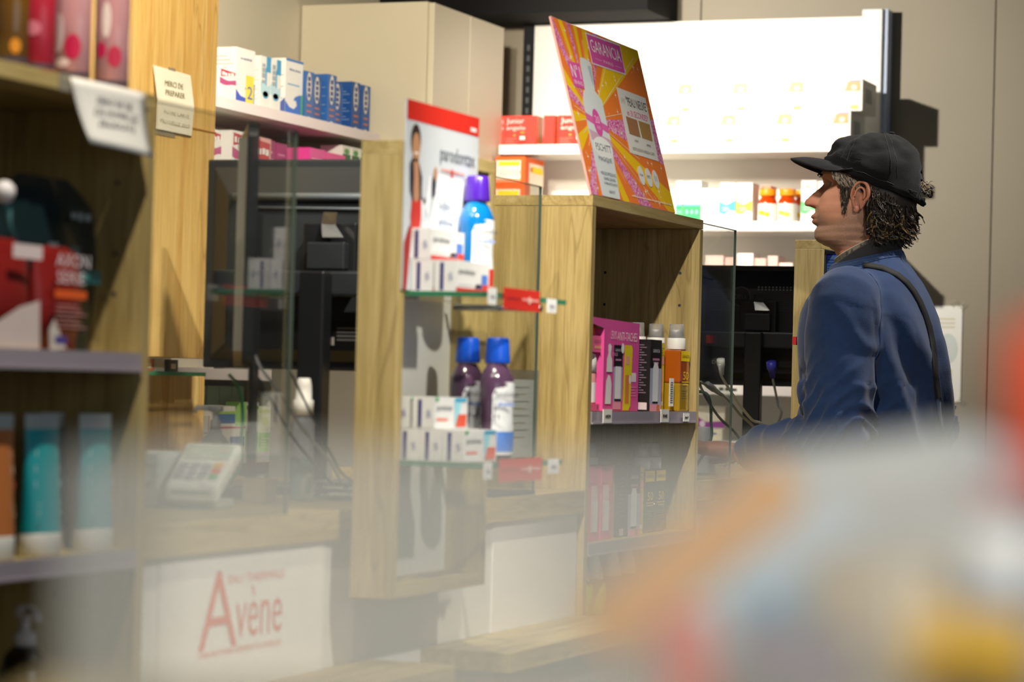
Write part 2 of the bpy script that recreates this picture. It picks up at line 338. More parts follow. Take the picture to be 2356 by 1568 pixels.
glass_shelf(3.1035, 3.3875, 1.098, 'lower glass shelf, carrying toothpaste boxes and two purple mouthwashes')
glass_shelf(5.2255, 5.509, 1.352, 'glass shelf carrying blue vitamin cartons', .094)
# tall warm oak cabinet behind the counter
r = empty('oak_cabinet', (-.75, 3.6, 1.03), 'tall bright oak cabinet with a taped card notice', 'cabinet')
MB().box(-.9, -.6, 3.3, 3.838, 1.229, 2.41, WARMOAK).build('upper_cupboard', r, bevel=.001)
MB().box(-.9, -.66, 3.3, 3.938, 1.031, 1.200, WARMOAK).build('lower_panel', r, bevel=.001)
m = MB().box(-.88, -.61, 3.31, 3.845, 1.2005, 1.206, GLASS); q = m.build('glass_shelf', r); MB().box(-.6095, -.6085, 3.31, 3.845, 1.2, 1.2065, GLASS_EDGE).build('polished_edge', q)
MB().box(-.9, -.88, 3.3, 3.838, 1.207, 1.2285, WARMOAK).build('back_strip', r)
m = MB().box(-.6, -.599, 3.3, 3.838, 1.603, 1.6055, pm('joint_brown', '#a8742c', var=.05)); m.build('joint_line', r)
for i, (y, cc, lb) in enumerate(((3.665, '#d8694f', 'tiny red box on the glass shelf under the oak cupboard'), (3.70, '#d9dad6', 'tiny white box on the glass shelf under the oak cupboard'), (3.745, '#2c2418', 'tiny dark box on the glass shelf under the oak cupboard'))):
    m = MB().box(-.65, -.615, y-.016, y+.016, 1.2065, 1.226, cc); m.rect(FX(-.615, 0, 0), y-.008, y+.008, 1.211, 1.219, '#e8e0c8')
    tag(m.build('small_box', origin=(-.63, y, 1.2065)), lb, 'box')
# back shelving along the left wall
BX = -1.667
def back_shelf(y0, y1, z, label):
    m = MB().box(-1.925, BX, y0, y1, z-.02, z, WHITE); r = tag(m.build('wall_shelf', origin=(-1.8, (y0+y1)/2, z)), label, 'shelf', 'white shelves behind the counter')
    m = MB().box(BX, BX+.004, y0, y1, z-.024, z+.004, pm('shelf_lip', '#e9dfe2', rough=.35, var=.02)); m.build('price_strip', r)
    for y in (y0+.04, y0+1.02):
        if y < y1-.02: MB().box(-1.925, -1.72, y, y+.006, z-.07, z-.02, WHITE).build('bracket', r)
    return r
back_shelf(4.2, 6.815, 1.905, 'long white shelf carrying nasal spray boxes and blue toothbrush packs')
back_shelf(4.2, 6.815, 1.70, 'long white shelf carrying pink cartons behind the monitor')
back_shelf(4.2, 6.235, 1.440, 'white shelf mostly behind the monitor')
back_shelf(4.2, 6.235, 1.217, 'white shelf level with the lower edge of the monitor')
back_shelf(4.2, 6.24, 1.003, 'lowest white shelf, carrying green cartons')
m = MB().box(-1.925, -1.67, 6.245, 6.26, .1, 1.43, pm('grey_side', '#a8a59f', var=.03)); tag(m.build('shelf_end_panel', origin=(-1.8, 6.25, 0)), 'grey end panel closing the white back shelves', 'panel')
m = MB().box(-1.222, -.78, 5.3, 5.32, .0, 1.30, pm('grey_partition', '#aaa69e', rough=.6, var=.03, scale=4)); m.box(-1.222, -.78, 5.29, 5.33, 1.3, 1.32, MATS['grey_partition'])
tag(m.build('grey_partition_screen', origin=(-1.2, 5.3, 0)), 'plain grey low screen behind the near monitor', 'screen')
CABM = pm('cabinet_cream', '#d6cdb5', rough=.45, var=.03, scale=3)
r = empty('tall_cabinet', (-1.72, 7.08, 0), 'tall cream cabinet in the corner of the room', 'cabinet')
MB().box(-1.925, -1.524, 6.82, 7.36, 0, 2.288, CABM).build('carcass', r, bevel=.001)
MB().box(-1.522, -1.504, 6.822, 7.09, .08, 2.284, CABM).build('door', r, bevel=.001)
MB().box(-1.522, -1.504, 7.093, 7.358, .08, 2.284, CABM).build('door', r, bevel=.001)
# slotted black post and shelving on the far wall
m = MB().box(-1.535, -1.50, 7.60, 7.63, 0, 2.33, BLACK)
for k in range(60): m.rect(FY(0, 7.6, 0), -1.522, -1.513, .3+k*.033, .318+k*.033, '#55585a')
tag(m.build('slotted_post', origin=(-1.517, 7.61, 0)), 'black slotted upright between the cream cabinet and far shelving', 'upright')
r = empty('wall_shelving', (-.95, 7.6, 0), 'white far-wall shelving with a plain back panel, full of supplements', 'shelving')
MB().box(-1.498, -.452, 7.60, 7.618, .1, 2.325, WHITE).build('back_panel', r)
MB().box(-.448, -.385, 7.585, 7.64, .1, 2.345, WHITE).build('side_post', r, bevel=.004)
MB().box(-.384, -.372, 7.60, 7.66, .1, 2.345, pm('blue_grey_edge', '#aebcd6', var=.02)).build('side_return', r)
for z, d in ((1.922, .27), (1.688, .33), (1.49, .33), (1.213, .33), (1.05, .33)):
    q = MB().box(-1.498, -.40, 7.60-d, 7.60, z-.022, z, WHITE).build('shelf', r, bevel=.001)
    MB().box(-1.498, -.40, 7.60-d-.004, 7.60-d, z-.026, z+.003, pm('far_lip', '#eee6e6', rough=.35, var=.02)).build('price_strip', q)
m = MB().box(-.775, -.70, 7.2655, 7.267, 1.190, 1.214, PAPER); m.smudge(FY(0, 7.2655, 0), '12,90', -.765, -.71, 1.197, 1.208, INK)
tag(m.build('price_ticket', origin=(-.74, 7.266, 1.19)), 'cream price ticket on the shelf strip under the far monitor', 'price ticket', 'price tickets on the shelf strips')
# papers
m = MB(); rows = []
for i in range(9):
    t = i/8; z = 1.513-.068*t; curl = .004+.012*t*t; row = []
    for k in range(9):
        s = k/8; row.append((curl+.004*math.sin(s*3), 2.386+.025*t*(1-s)+.158*s, z-.004*s*t))
    rows.append(row)
m.grid(rows, PAPER); fr = FX(.0118, 0, 0)
for i, t in enumerate(('MERCI DE NE', 'PAS OUVRIR LES', 'PRODUITS')): m.text(fr, t, 2.432-.006*(i == 1), 2.507+.01*(i == 1), 1.491-i*.0125, 1.498-i*.0125, pm('notice_ink', '#7f8084', var=0), .004+.012*((.0175+i*.0125)/.068)**2+.0041-.0118+.0012)
r = tag(m.build('paper_notice', origin=(.004, 2.46, 1.51), solid=.0003), 'curling white notice taped under the top edge of the tube shelf', 'notice')
MB().box(.001, .0018, 2.368, 2.392, 1.497, 1.5145, TAPE).build('adhesive_tape', r)
m = MB(); fr = FX(-.5975, 0, 0)
m.add([(-.5985, 3.622, 1.691), (-.5985, 3.745, 1.689), (-.592, 3.749, 1.636), (-.592, 3.628, 1.636)], [(0, 3, 2, 1)], PAPER); m.add([(-.592, 3.628, 1.636), (-.592, 3.749, 1.636), (-.5965, 3.751, 1.591), (-.5965, 3.634, 1.591)], [(0, 3, 2, 1)], PAPER)
for t, a, b_, z in (('MERCI DE', 3.655, 3.715, 1.662), ('PREPARER', 3.655, 3.718, 1.647), ('VOTRE CARTE', 3.65, 3.735, 1.617), ('MUTUELLE 2025', 3.645, 3.74, 1.602)): m.text(fr, t, a, b_, z, z+.009, pm('faded_ink', '#8d8a6c', var=0), (-.5985+.0065*(1.691-z)/.055 if z > 1.636 else -.592-.0045*(1.636-z)/.045)+.5975+.0006)
r = tag(m.build('paper_notice', origin=(-.598, 3.69, 1.6), solid=.0003), 'folded white card notice taped to the bright oak cabinet', 'notice')
MB().box(-.5987, -.5982, 3.672, 3.695, 1.684, 1.694, TAPE).build('adhesive_tape', r); MB().box(-.5987, -.5982, 3.635, 3.70, 1.583, 1.5925, TAPE).build('adhesive_tape', r)
m = MB().box(-.245, -.142, 7.6615, 7.6635, 1.182, 1.467, PAPER); fr = FY(0, 7.6615, 0)
for k in range(3): m.rect(fr, -.218, -.163, 1.425-k*.012, 1.43-k*.012, '#d9d3ba')
m.disc(fr, -.183, 1.34, .03, .045, '#d3dcd9'); m.rect(fr, -.193, -.168, 1.2, 1.28, '#e8dfb0')
r = tag(m.build('wall_notice', origin=(-.19, 7.663, 1.3)), 'white sheet taped to the grey wall behind the back of the customer', 'notice')
for x, z, q in ((-.143, 1.465, 1), (-.141, 1.185, -1), (-.168, 1.472, 1)): MB().add([(x-.014, 7.6608, z), (x+.006, 7.6608, z+.016*q), (x+.018, 7.6608, z+.004*q), (x+.0, 7.6608, z-.012*q)], [(0, 1, 2, 3)], TAPE).build('adhesive_tape', r)
m = MB().box(-.0085, -.0065, 3.668, 3.822, 1.089, 1.223, TAPE); m.box(-.0064, -.0055, 3.698, 3.802, 1.089, 1.208, PAPER); fr = FX(-.0055, 0, 0)
for k in range(8): m.rect(fr, 3.710, 3.762+.015*(k % 2), 1.119+k*.011, 1.1202+k*.011, '#b9c0b4' if k % 2 else '#d8c9a0')
tag(m.build('printed_sheet', origin=(-.007, 3.66, 1.1)), 'printed white sheet behind the clear screen past the purple mouthwash', 'sheet')
# sunburst poster standing on the middle unit
o0 = Vector((-.004, 4.03, 1.5155)); pu = Vector((0, 1, 0)); pv = Vector((-.08, 0, .296)).normalized(); pn = pu.cross(pv)
fr = (o0+pn*.002, pu, pv, pn); PW, PH = .446, .3066
m = MB(); m.M = None
c8 = [o0+pu*a+pv*b_+pn*c for c in (-.002, .0019) for a, b_ in ((0, 0), (PW, 0), (PW, PH), (0, PH))]
m.add(c8, [(0, 3, 2, 1), (4, 5, 6, 7), (0, 1, 5, 4), (1, 2, 6, 5), (2, 3, 7, 6), (3, 0, 4, 7)], '#d8a8a0')
OR, YE = '#fb8838', '#ffd01e'
PK = pm('glitter_pink', '#e58fc4', rough=.4, var=.0)
nt = PK.node_tree; vz = nt.nodes.new('ShaderNodeTexVoronoi'); vz.inputs['Scale'].default_value = 420; rr = nt.nodes.new('ShaderNodeValToRGB'); rr.color_ramp.elements[0].color = lin('#d8509a'); rr.color_ramp.elements[1].color = lin('#f4b8e0'); rr.color_ramp.interpolation = 'CONSTANT'; rr.color_ramp.elements[1].position = .5
tcn = nt.nodes.new('ShaderNodeTexCoord'); nt.links.new(tcn.outputs['Object'], vz.inputs['Vector']); nt.links.new(vz.outputs['Color'], rr.inputs[0]); nt.links.new(rr.outputs[0], nt.nodes['Principled BSDF'].inputs['Base Color'])
cx, cy = .0975, .1384
def edge_hit(a):
    dx, dy = math.cos(a), math.sin(a); t = 9
    if dx > 1e-6: t = min(t, (PW-.001-cx)/dx)
    if dx < -1e-6: t = min(t, (.001-cx)/dx)
    if dy > 1e-6: t = min(t, (PH-.001-cy)/dy)
    if dy < -1e-6: t = min(t, (.001-cy)/dy)
    return (cx+dx*t, cy+dy*t)
angs = [(-8, 6, PK), (6, 24, OR), (24, 42, YE), (42, 52, OR), (52, 57, PK), (57, 66, OR), (66, 74, YE), (74, 82, OR), (82, 88, YE), (88, 94, OR), (94, 99, PK), (99, 106, OR), (106, 112, YE), (112, 119, OR), (119, 128, PK), (128, 140, OR), (140, 152, YE), (152, 164, PK), (164, 176, OR), (176, 188, YE), (188, 200, OR), (200, 214, YE), (214, 232, OR), (232, 244, PK), (244, 256, OR), (256, 266, YE), (266, 274, OR), (274, 282, YE), (282, 294, OR), (294, 305, YE), (305, 318, OR), (318, 328, PK), (328, 336, OR), (336, 344, YE), (344, 352, OR)]
corners = [(math.degrees(math.atan2(y-cy, x-cx)) % 360, (x, y)) for x, y in ((.001, .001), (PW-.001, .001), (PW-.001, PH-.001), (.001, PH-.001))]
for a0, a1, mt in angs:
    pts = [(cx, cy), edge_hit(math.radians(a0))]
    for ca, cp in sorted(corners):
        if a0 < ca < a1 or a0 < ca-360 < a1: pts.append(cp)
    pts.append(edge_hit(math.radians(a1))); m.shape(fr, pts, mt, .0003)
rs = random.Random(3)
def star(u, v, r, lift=.0007): m.shape(fr, [(u+math.cos(k*math.pi/4)*(r if k % 2 == 0 else r*.22)*.8, v+math.sin(k*math.pi/4)*(r if k % 2 == 0 else r*.22)*1.3) for k in range(8)], '#fff6e0', lift)
for k in range(110): star(rs.uniform(.01, PW-.01), rs.uniform(.01, PH-.01), rs.choice((.0018, .0024, .003, .006, .008)))
for k in range(20):
    a = math.radians(k*18+7+rs.uniform(-4, 4)); h_ = edge_hit(a); q = rs.uniform(.55, .98); e_ = (cx+(h_[0]-cx)*q, cy+(h_[1]-cy)*q); nx_, ny_ = -math.sin(a)*.0006, math.cos(a)*.0006
    m.shape(fr, [(cx+math.cos(a)*.03+nx_, cy+math.sin(a)*.03+ny_), (cx+math.cos(a)*.03-nx_, cy+math.sin(a)*.03-ny_), (e_[0]-nx_, e_[1]-ny_), (e_[0]+nx_, e_[1]+ny_)], '#ffe9c0', .0008)
MAG = '#e65fb4'
def lquad(pts, mt, lf): m.shape(fr, pts, mt, lf)
lquad([(.160, .301), (.342, .303), (.337, .246), (.159, .244)], '#fff4fb', .0010); lquad([(.1635, .2985), (.339, .3), (.334, .2485), (.1625, .2465)], MAG, .0012)
m.text(fr, 'GARANCIA', .172, .328, .268, .291, '#fff7fc', .0015); m.text(fr, 'PARIS', .225, .275, .2535, .2595, '#fbd5ee', .0015)
m.rect(fr, .18, .215, .256, .2568, '#fbd5ee', .0015); m.rect(fr, .285, .32, .256, .2568, '#fbd5ee', .0015)
lquad([(.031, .2335), (.089, .2345), (.086, .190), (.034, .190)], MAG, .0010); m.text(fr, 'N°1', .038, .082, .207, .230, '#ffffff', .0013); m.text(fr, 'DES VENTES', .040, .082, .195, .2015, '#ffffff', .0013)
BW = '#e4edf2'
lquad([(.093, .236), (.098, .2475), (.115, .2490), (.148, .246), (.150, .236), (.143, .213), (.139, .193), (.165, .179), (.164, .150), (.163, .107), (.1405, .0015), (.050, .0015), (.052, .06), (.0565, .124), (.062, .166), (.073, .1815), (.086, .190)], BW, .0014)
lquad([(.128, .236), (.145, .238), (.141, .213), (.134, .20)], '#b4ccd8', .0016)
lquad([(.0585, .147), (.1635, .133), (.163, .119), (.058, .134)], '#e871b8', .0016); m.disc(fr, .112, .134, .021, .0245, MAG, .0018); m.text(fr, '20', .101, .124, .133, .146, '#ffd9f0', .002); m.text(fr, 'ANS', .103, .121, .122, .129, '#ffd9f0', .002)
lquad([(.060, .118), (.163, .108), (.163, .095), (.062, .100)], '#d9b6cc', .0016); m.disc(fr, .112, .089, .048, .02, '#f4f8f9', .0017)
for t, a, b_, z, h in (("PSCHITT", .073, .15, .083, .013), ('MAGIQUE', .075, .14, .063, .010), ('MICROPEELING', .07, .145, .040, .006), ('SANS GRAIN', .078, .135, .031, .006), ('A RINÇAGE RAPIDE', .073, .142, .022, .006), ('BREVET', .09, .12, .009, .005)): m.text(fr, t, a, b_, z, z+h, '#6f7a86', .002)
lquad([(.2645, .2155), (.4225, .2135), (.414, .094), (.256, .0955)], '#f3f3ee', .0010)
m.text(fr, 'EFFET', .273, .297, .188, .197, '#c8c4bc', .0014); m.text(fr, '"PEAU NEUVE"', .302, .416, .186, .203, '#2c2c2c', .0014); m.text(fr, 'en 30 SECONDES*', .292, .408, .167, .179, '#e0559f', .0014)
lquad([(.2795, .164), (.3395, .163), (.3375, .131), (.2785, .132)], '#b3805a', .0014); lquad([(.3465, .163), (.4095, .1625), (.4045, .130), (.3465, .131)], '#b99155', .0014)
m.text(fr, 'AVANT', .298, .32, .119, .1235, '#555', .0014) if 0 else m.text(fr, 'AVANT', .298, .32, .119, .1235, '#555555', .0014); m.text(fr, 'APRES', .362, .387, .117, .1215, '#555555', .0014); m.text(fr, 'EXISTE AUSSI EN VERSION CORPS', .277, .397, .102, .108, '#7a7a60', .0014)
for u in (.291, .332, .3705): m.disc(fr, u, .057, .0165, .0175, '#f2f4f4', .0012)
m.text(fr, 'VEGAN', .281, .301, .056, .060, '#5a6a7a', .0016); m.text(fr, '96%', .322, .341, .055, .061, '#5a6a7a', .0016); m.text(fr, '11', .365, .376, .053, .063, '#30405a', .0016)
m.smudge(fr, 'Test de satisfaction realise sous controle dermatologique', .21, .43, .0125, .016, '#ffe6c0', .0012)
r = tag(m.build('sunburst_poster', origin=(0, 4.25, 1.515)), 'orange and yellow sunburst display board with a white bottle, standing on oak', 'display board')
m = MB().box(-.045, -.013, 4.2, 4.3, 1.5152, 1.530, '#c9b9a2'); m.build('clip_foot', r)
# ---------------------------------------------------------------- products and devices
def carton(label, x0, x1, y0, y1, z0, z1, base, grp=None, cat='carton', front=None, side=None, name='product_carton', rot=0, bevel=.0006):
    cx_, cy_ = (x0+x1)/2, (y0+y1)/2; m = MB()
    if rot: m.M = Matrix.Translation((cx_, cy_, 0)) @ Matrix.Rotation(math.radians(rot), 4, 'Z') @ Matrix.Translation((-cx_, -cy_, 0))
    m.box(x0, x1, y0, y1, z0, z1, base)
    if front: front(m, FX(x1, y0, z0), y1-y0, z1-z0)
    if side: side(m, FY(x0, y0, z0), x1-x0, z1-z0)
    return tag(m.build(name, origin=(cx_, cy_, z0)), label, cat, grp)
def lines(m, fr, u0, u1, v0, v1, n, mt, th=.25):
    for k in range(n): d = (v1-v0)/n; m.rect(fr, u0, u1-(u1-u0)*.15*(k % 3), v0+k*d, v0+k*d+d*th, mt, .0007)
def wave(m, fr, w, h0, h1, mt, amp=.12, ph=0, lift=.0006, n=14):
    top = [(w*k/n, h1+amp*(h1-h0)*math.sin(ph+k/n*5.5)) for k in range(n, -1, -1)]; bot = [(w*k/n, h0+amp*(h1-h0)*math.sin(ph+1+k/n*5.5)) for k in range(n+1)]
    m.shape(fr, bot+top, mt, lift)
# --- white shelf, top: nasal sprays and blue packs
G1 = 'nasal spray cartons on the long white shelf'
def surf(m, fr, w, h, blue='#1f58d0'):
    pts = [(0, .30*h), (.2*w, .22*h), (.42*w, .16*h), (.6*w, .2*h), (.66*w, .30*h), (.5*w, .34*h), (.5*w, .37*h), (.72*w, .42*h), (w, .45*h), (w, .0), (0, 0)]
    m.shape(fr, [(0, 0), (w, 0), (w, .42*h), (.8*w, .41*h), (.55*w, .36*h), (.47*w, .30*h), (.62*w, .30*h), (.68*w, .22*h), (.5*w, .15*h), (.25*w, .17*h), (0, .27*h)], blue, .0006)
    m.smudge(fr, 'STERIMAR', .2*w, .85*w, .8*h, .84*h, '#8a93a8'); lines(m, fr, .2*w, .8*w, .02*h, .1*h, 2, '#d8e4ff')
def f_yellow(m, fr, w, h):
    surf(m, fr, w, h, '#2450c8'); m.rect(fr, .52*w, .95*w, .01*h, .55*h, '#f4e23c', .001); m.text(fr, '2', .6*w, .88*w, .14*h, .36*h, '#2450c8', .0014)
sd = lambda m, fr, w, h: (lines(m, fr, .1*w, .9*w, .3*h, .9*h, 9, '#b8b4ae'), m.shape(fr, [(0, 0), (w, 0), (w, .32*h), (.4*w, .12*h), (0, .1*h)], '#5a6ab0', .0006))
carton('tall white nasal spray carton with a yellow flash and blue wave', -1.78, -1.70, 5.996, 6.10, 1.9055, 2.055, '#f3f3f1', G1, front=f_yellow, side=sd)
carton('plain back of a tall white carton half hidden by the oak cabinet', -1.85, -1.785, 5.90, 5.985, 1.9055, 2.052, '#e9e8e4', G1, front=surf, side=sd)
def f_red(m, fr, w, h):
    m.shape(fr, [(.06*w, .72*h), (.9*w, .82*h), (.96*w, .92*h), (.06*w, .96*h)], '#c8304c'); m.smudge(fr, 'rhinadvil', .12*w, .85*w, .76*h, .9*h, '#ffffff', .0012); wave(m, fr, w, .5*h, .66*h, '#c04a88', .2, 2)
carton('small white carton with a crimson swoosh in front of the tall ones', -1.72, -1.675, 5.86, 5.948, 1.9055, 1.985, '#f4f2f2', G1, front=f_red)
def f_drop(m, fr, w, h):
    m.rect(fr, .02*w, .30*w, .0, h, '#f4f4f2'); m.rect(fr, .55*w, w, .72*h, h, '#2f9fd8'); wave(m, fr, w, .3*h, .5*h, '#bfe4f2', .2, 1); m.disc(fr, .5*w, .3*h, .3*w, .07*h, '#48aadc'); m.rect(fr, .45*w, .6*w, .3*h, .8*h, '#58b4e4'); m.smudge(fr, 'OPHTACALM', .1*w, .9*w, .03*h, .07*h, '#2a3a90'); m.smudge(fr, 'solution', .1*w, .42*w, .5*h, .9*h, '#a8b0b8', rot=1)
carton('slim white and sky blue carton with a drop, nearer of the pair', -1.76, -1.70, 6.135, 6.192, 1.9055, 2.05, '#f1f1ee', G1, front=f_drop, side=lambda m, fr, w, h: lines(m, fr, .1*w, .9*w, .2*h, .9*h, 12, '#c4beb4'))
carton('slim white and sky blue carton with a drop, farther of the pair', -1.76, -1.70, 6.195, 6.252, 1.9055, 2.05, '#f1f1ee', G1, front=f_drop)
def f_green(m, fr, w, h):
    surf(m, fr, w, h, '#1c6cd8'); m.rect(fr, .9*w, w, 0, .42*h, '#58c048', .001); m.rect(fr, 0, w, .96*h, h, '#2a7cc8', .0008); m.rect(fr, .12*w, .8*w, .555*h, .575*h, '#3098c8')
carton('tall white nasal spray carton with a blue wave and green edge', -1.76, -1.70, 6.28, 6.385, 1.9055, 2.062, '#f3f3f1', G1, front=f_green, side=sd)
def f_brush(m, fr, w, h):
    m.shape(fr, [(.45*w+.28*w*math.cos(t), .7*h+.29*h*math.sin(t)) for t in [k*math.pi/9 for k in range(18)]], '#e8e4dc'); m.smudge(fr, 'ELECTRIC', .3*w, .6*w, .48*h, .92*h, '#3a4a8a', .001, rot=1)
    for v in (.3, .18): m.rect(fr, .25*w, .75*w, v*h, (v+.03)*h, '#d87848')
    m.disc(fr, .5*w, .05*h, .2*w, .04*h, '#e0e8f0')
sb = lambda m, fr, w, h: (lines(m, fr, .08*w, .92*w, .22*h, .9*h, 12, '#7f9cc8', .3), m.smudge(fr, 'ORAL', .1*w, .6*w, .05*h, .13*h, '#e8eef8'))
for i, (y, x, hh, bc, lb) in enumerate(((6.416, -1.695, .135, '#2b68b4', 'blue toothbrush pack nearest the green-edged carton'), (6.474, -1.70, .130, '#24549c', 'blue toothbrush pack second from the green-edged carton'),
        (6.545, -1.69, .142, '#2f66b2', 'blue toothbrush pack in the middle of the row, slate side showing'), (6.612, -1.705, .128, '#2a60ae', 'blue toothbrush pack tucked behind the middle one'),
        (6.70, -1.69, .140, '#1f5098', 'blue toothbrush pack with a deep navy side near the cream cabinet'), (6.765, -1.69, .138, '#2458a4', 'blue toothbrush pack touching the cream cabinet'))):
    carton(lb, x-.085, x, y-.028+.002*i, y+.028+.002*i, 1.9055, 1.9055+hh, bc, 'blue toothbrush packs on the long white shelf', front=f_brush, side=sb)
# --- second white shelf
G2 = 'cartons on the white shelf above the near monitor'
carton('white carton with a red and blue arc beside the monitor edge', -1.76, -1.70, 5.85, 5.925, 1.7005, 1.83, '#f2f0f0', G2, front=f_red)
carton('white carton with a red banner above the near monitor', -1.76, -1.70, 5.985, 6.08, 1.7005, 1.838, '#f4f2f2', G2, front=f_red)
carton('pale red carton with a blue banner above the near monitor', -1.76, -1.70, 6.09, 6.205, 1.7005, 1.835, '#f2b9b4', G2, front=lambda m, fr, w, h: (m.shape(fr, [(.1*w, .6*h), (.9*w, .5*h), (.95*w, .9*h), (.1*w, .95*h)], '#cc3a48'), m.smudge(fr, 'rhumagrip', .2*w, .9*w, .65*h, .8*h, '#ffffff', .001), wave(m, fr, w, .45*h, .56*h, '#5058b8')))
for i, (y0, y1, x, c_, lb) in enumerate(((6.215, 6.29, -1.73, '#a8407a', 'deep magenta carton, nearest of the pink cartons'), (6.30, 6.36, -1.73, '#c04a8c', 'dull magenta carton, second of the pink cartons'), (6.40, 6.50, -1.68, '#e0489c', 'bright pink carton, nearer of the two in front'), (6.505, 6.625, -1.68, '#e8509f', 'bright pink carton, farther of the two in front'))):
    carton(lb, x-.1, x, y0, y1, 1.7005, 1.838-.003*i, c_, 'pink cartons on the white shelf', front=lambda m, fr, w, h: lines(m, fr, .1*w, .9*w, .6*h, .9*h, 2, '#f4a8cc'))
for i, (y, lb) in enumerate(((6.655, 'white and green carton beside the bright pink ones'), (6.715, 'white and green carton, middle one by the cream cabinet'), (6.775, 'white and green carton closest to the cream cabinet'))):
    carton(lb, -1.76, -1.69, y-.026, y+.026, 1.7005, 1.86, '#dfe2dc', 'green and white cartons', front=lambda m, fr, w, h: (m.rect(fr, 0, w, .62*h, .85*h, '#3c6a4c'), m.disc(fr, .5*w, .9*h, .3*w, .05*h, '#58a058'), m.rect(fr, .1*w, .8*w, .45*h, .52*h, '#e89060')))
m = MB().box(-1.69, -1.66, 6.24, 6.42, 1.702, 1.712, '#3f68b8'); tag(m.build('flat_blue_blister', origin=(-1.67, 6.33, 1.7)), 'flat blue blister strip lying before the pink cartons', 'blister')
# --- slivers beside the monitor and lowest shelf
for y, z, h, c_, lb in ((5.86, 1.4405, .09, '#d8dcd4', 'pale carton peeping past the oak cabinet above its shelf edge'), (5.86, 1.2175, .10, '#e8e0d8', 'white carton peeping past the oak cabinet, lower shelf')):
    carton(lb, -1.77, -1.69, y-.04, y+.04, z, z+h, c_, 'cartons peeping past the oak cabinet', front=lambda m, fr, w, h: (m.rect(fr, .1*w, .9*w, .3*h, .5*h, '#7ab648'),))
def f_gel(m, fr, w, h): m.rect(fr, .88*w, .96*w, 0, h, '#d85878'); m.text(fr, 'ogel', .25*w, .8*w, .52*h, .58*h, '#4a4aa8'); lines(m, fr, .15*w, .8*w, .1*h, .45*h, 7, '#c8c4bc')
GL = 'cartons on the lowest white shelf'
gr = lambda c1, c2: (lambda m, fr, w, h: (m.rect(fr, 0, w, .0, .42*h, c1), m.rect(fr, 0, w, .86*h, .93*h, c2), m.disc(fr, .5*w, .66*h, .25*w, .1*h, c2), lines(m, fr, .2*w, .8*w, .1*h, .35*h, 4, '#eef4e0')))
carton('slim white carton with violet lettering beside the oak cabinet', -1.76, -1.69, 5.838, 5.885, 1.0035, 1.10, '#f4f2ee', GL, front=f_gel)
carton('pink-edged white and blue carton lying low behind the pump bottle', -1.75, -1.688, 5.89, 6.08, 1.0035, 1.072, '#f1ece8', GL, front=lambda m, fr, w, h: (m.rect(fr, 0, w, .93*h, h, '#d84878'), m.rect(fr, .55*w, .97*w, .25*h, .62*h, '#4668b0'), m.rect(fr, 0, .12*w, 0, h, '#e890a8')))
carton('small white and blue carton with lime corners, stacked higher', -1.75, -1.688, 5.92, 6.02, 1.0725, 1.125, '#f1ece8', GL, front=lambda m, fr, w, h: (m.rect(fr, 0, w, .15*h, .62*h, '#3f70b8'), m.rect(fr, 0, w, .62*h, .75*h, '#a8d048')))
carton('tall lime green and white carton, nearer of the pair', -1.75, -1.688, 6.085, 6.15, 1.0035, 1.135, '#eef0e6', GL, front=gr('#8ccc50', '#7cc040'), side=lambda m, fr, w, h: m.rect(fr, 0, w, 0, h, '#9cc878'))
carton('tall lime green and white carton, farther of the pair', -1.75, -1.688, 6.155, 6.23, 1.0035, 1.125, '#dde6cc', GL, front=gr('#94cc58', '#cfd890'))
carton('dull green carton stacked near the oak cabinet', -1.80, -1.72, 5.80, 5.875, 1.105, 1.16, '#5a7a5c', GL, front=lambda m, fr, w, h: (m.rect(fr, 0, w, 0, .4*h, '#6aa83c'), m.rect(fr, 0, w, .7*h, h, '#8a9894')))
for i, y in enumerate((5.90, 5.975, 6.05, 6.12, 6.19)):
    carton(('grey-green carton in the back row, nearest the oak cabinet', 'grey-green carton in the back row, second from the oak cabinet', 'grey-green carton in the back row, middle', 'grey-green carton in the back row, fourth from the oak cabinet', 'grey-green carton in the back row, by the grey end panel')[i], -1.84, -1.77, y-.034, y+.034, 1.0035, 1.176, ('#9aa49c', '#a8ac98', '#9fb09c', '#a8b8a0', '#b8c0a4')[i], 'back row on the lowest white shelf', front=lambda m, fr, w, h: (m.rect(fr, 0, w, .02*h, .1*h, '#5a9038'), m.disc(fr, .5*w, .6*h, .25*w, .1*h, '#c8ccb0')))
# --- far wall shelving
FYR = lambda f: (lambda m, fr, w, h: f(m, fr, w, h))
def red_art(m, fr, w, h):
    m.text(fr, 'Junior', .08*w, .62*w, .70*h, .92*h, '#ffe9e4', .001); m.text(fr, 'angelo', .08*w, .66*w, .50*h, .68*h, '#ffe0d8', .001)
    m.disc(fr, .58*w, .26*h, .13*w, .2*h, '#c8281c'); m.rect(fr, .5*w, .66*w, .22*h, .34*h, '#f4e4dc', .001); m.shape(fr, [(.5*w, .44*h), (.58*w, .5*h), (.66*w, .44*h), (.6*w, .42*h), (.56*w, .42*h)], '#4c9838', .001)
    m.rect(fr, .3*w, .36*w, .34*h, .4*h, '#e8a030'); lines(m, fr, .05*w, .4*w, .06*h, .32*h, 4, '#f08070')
def red_art2(m, fr, w, h): red_art(m, fr, w, h)
RG = 'red fruit gummy cartons on the far shelf'
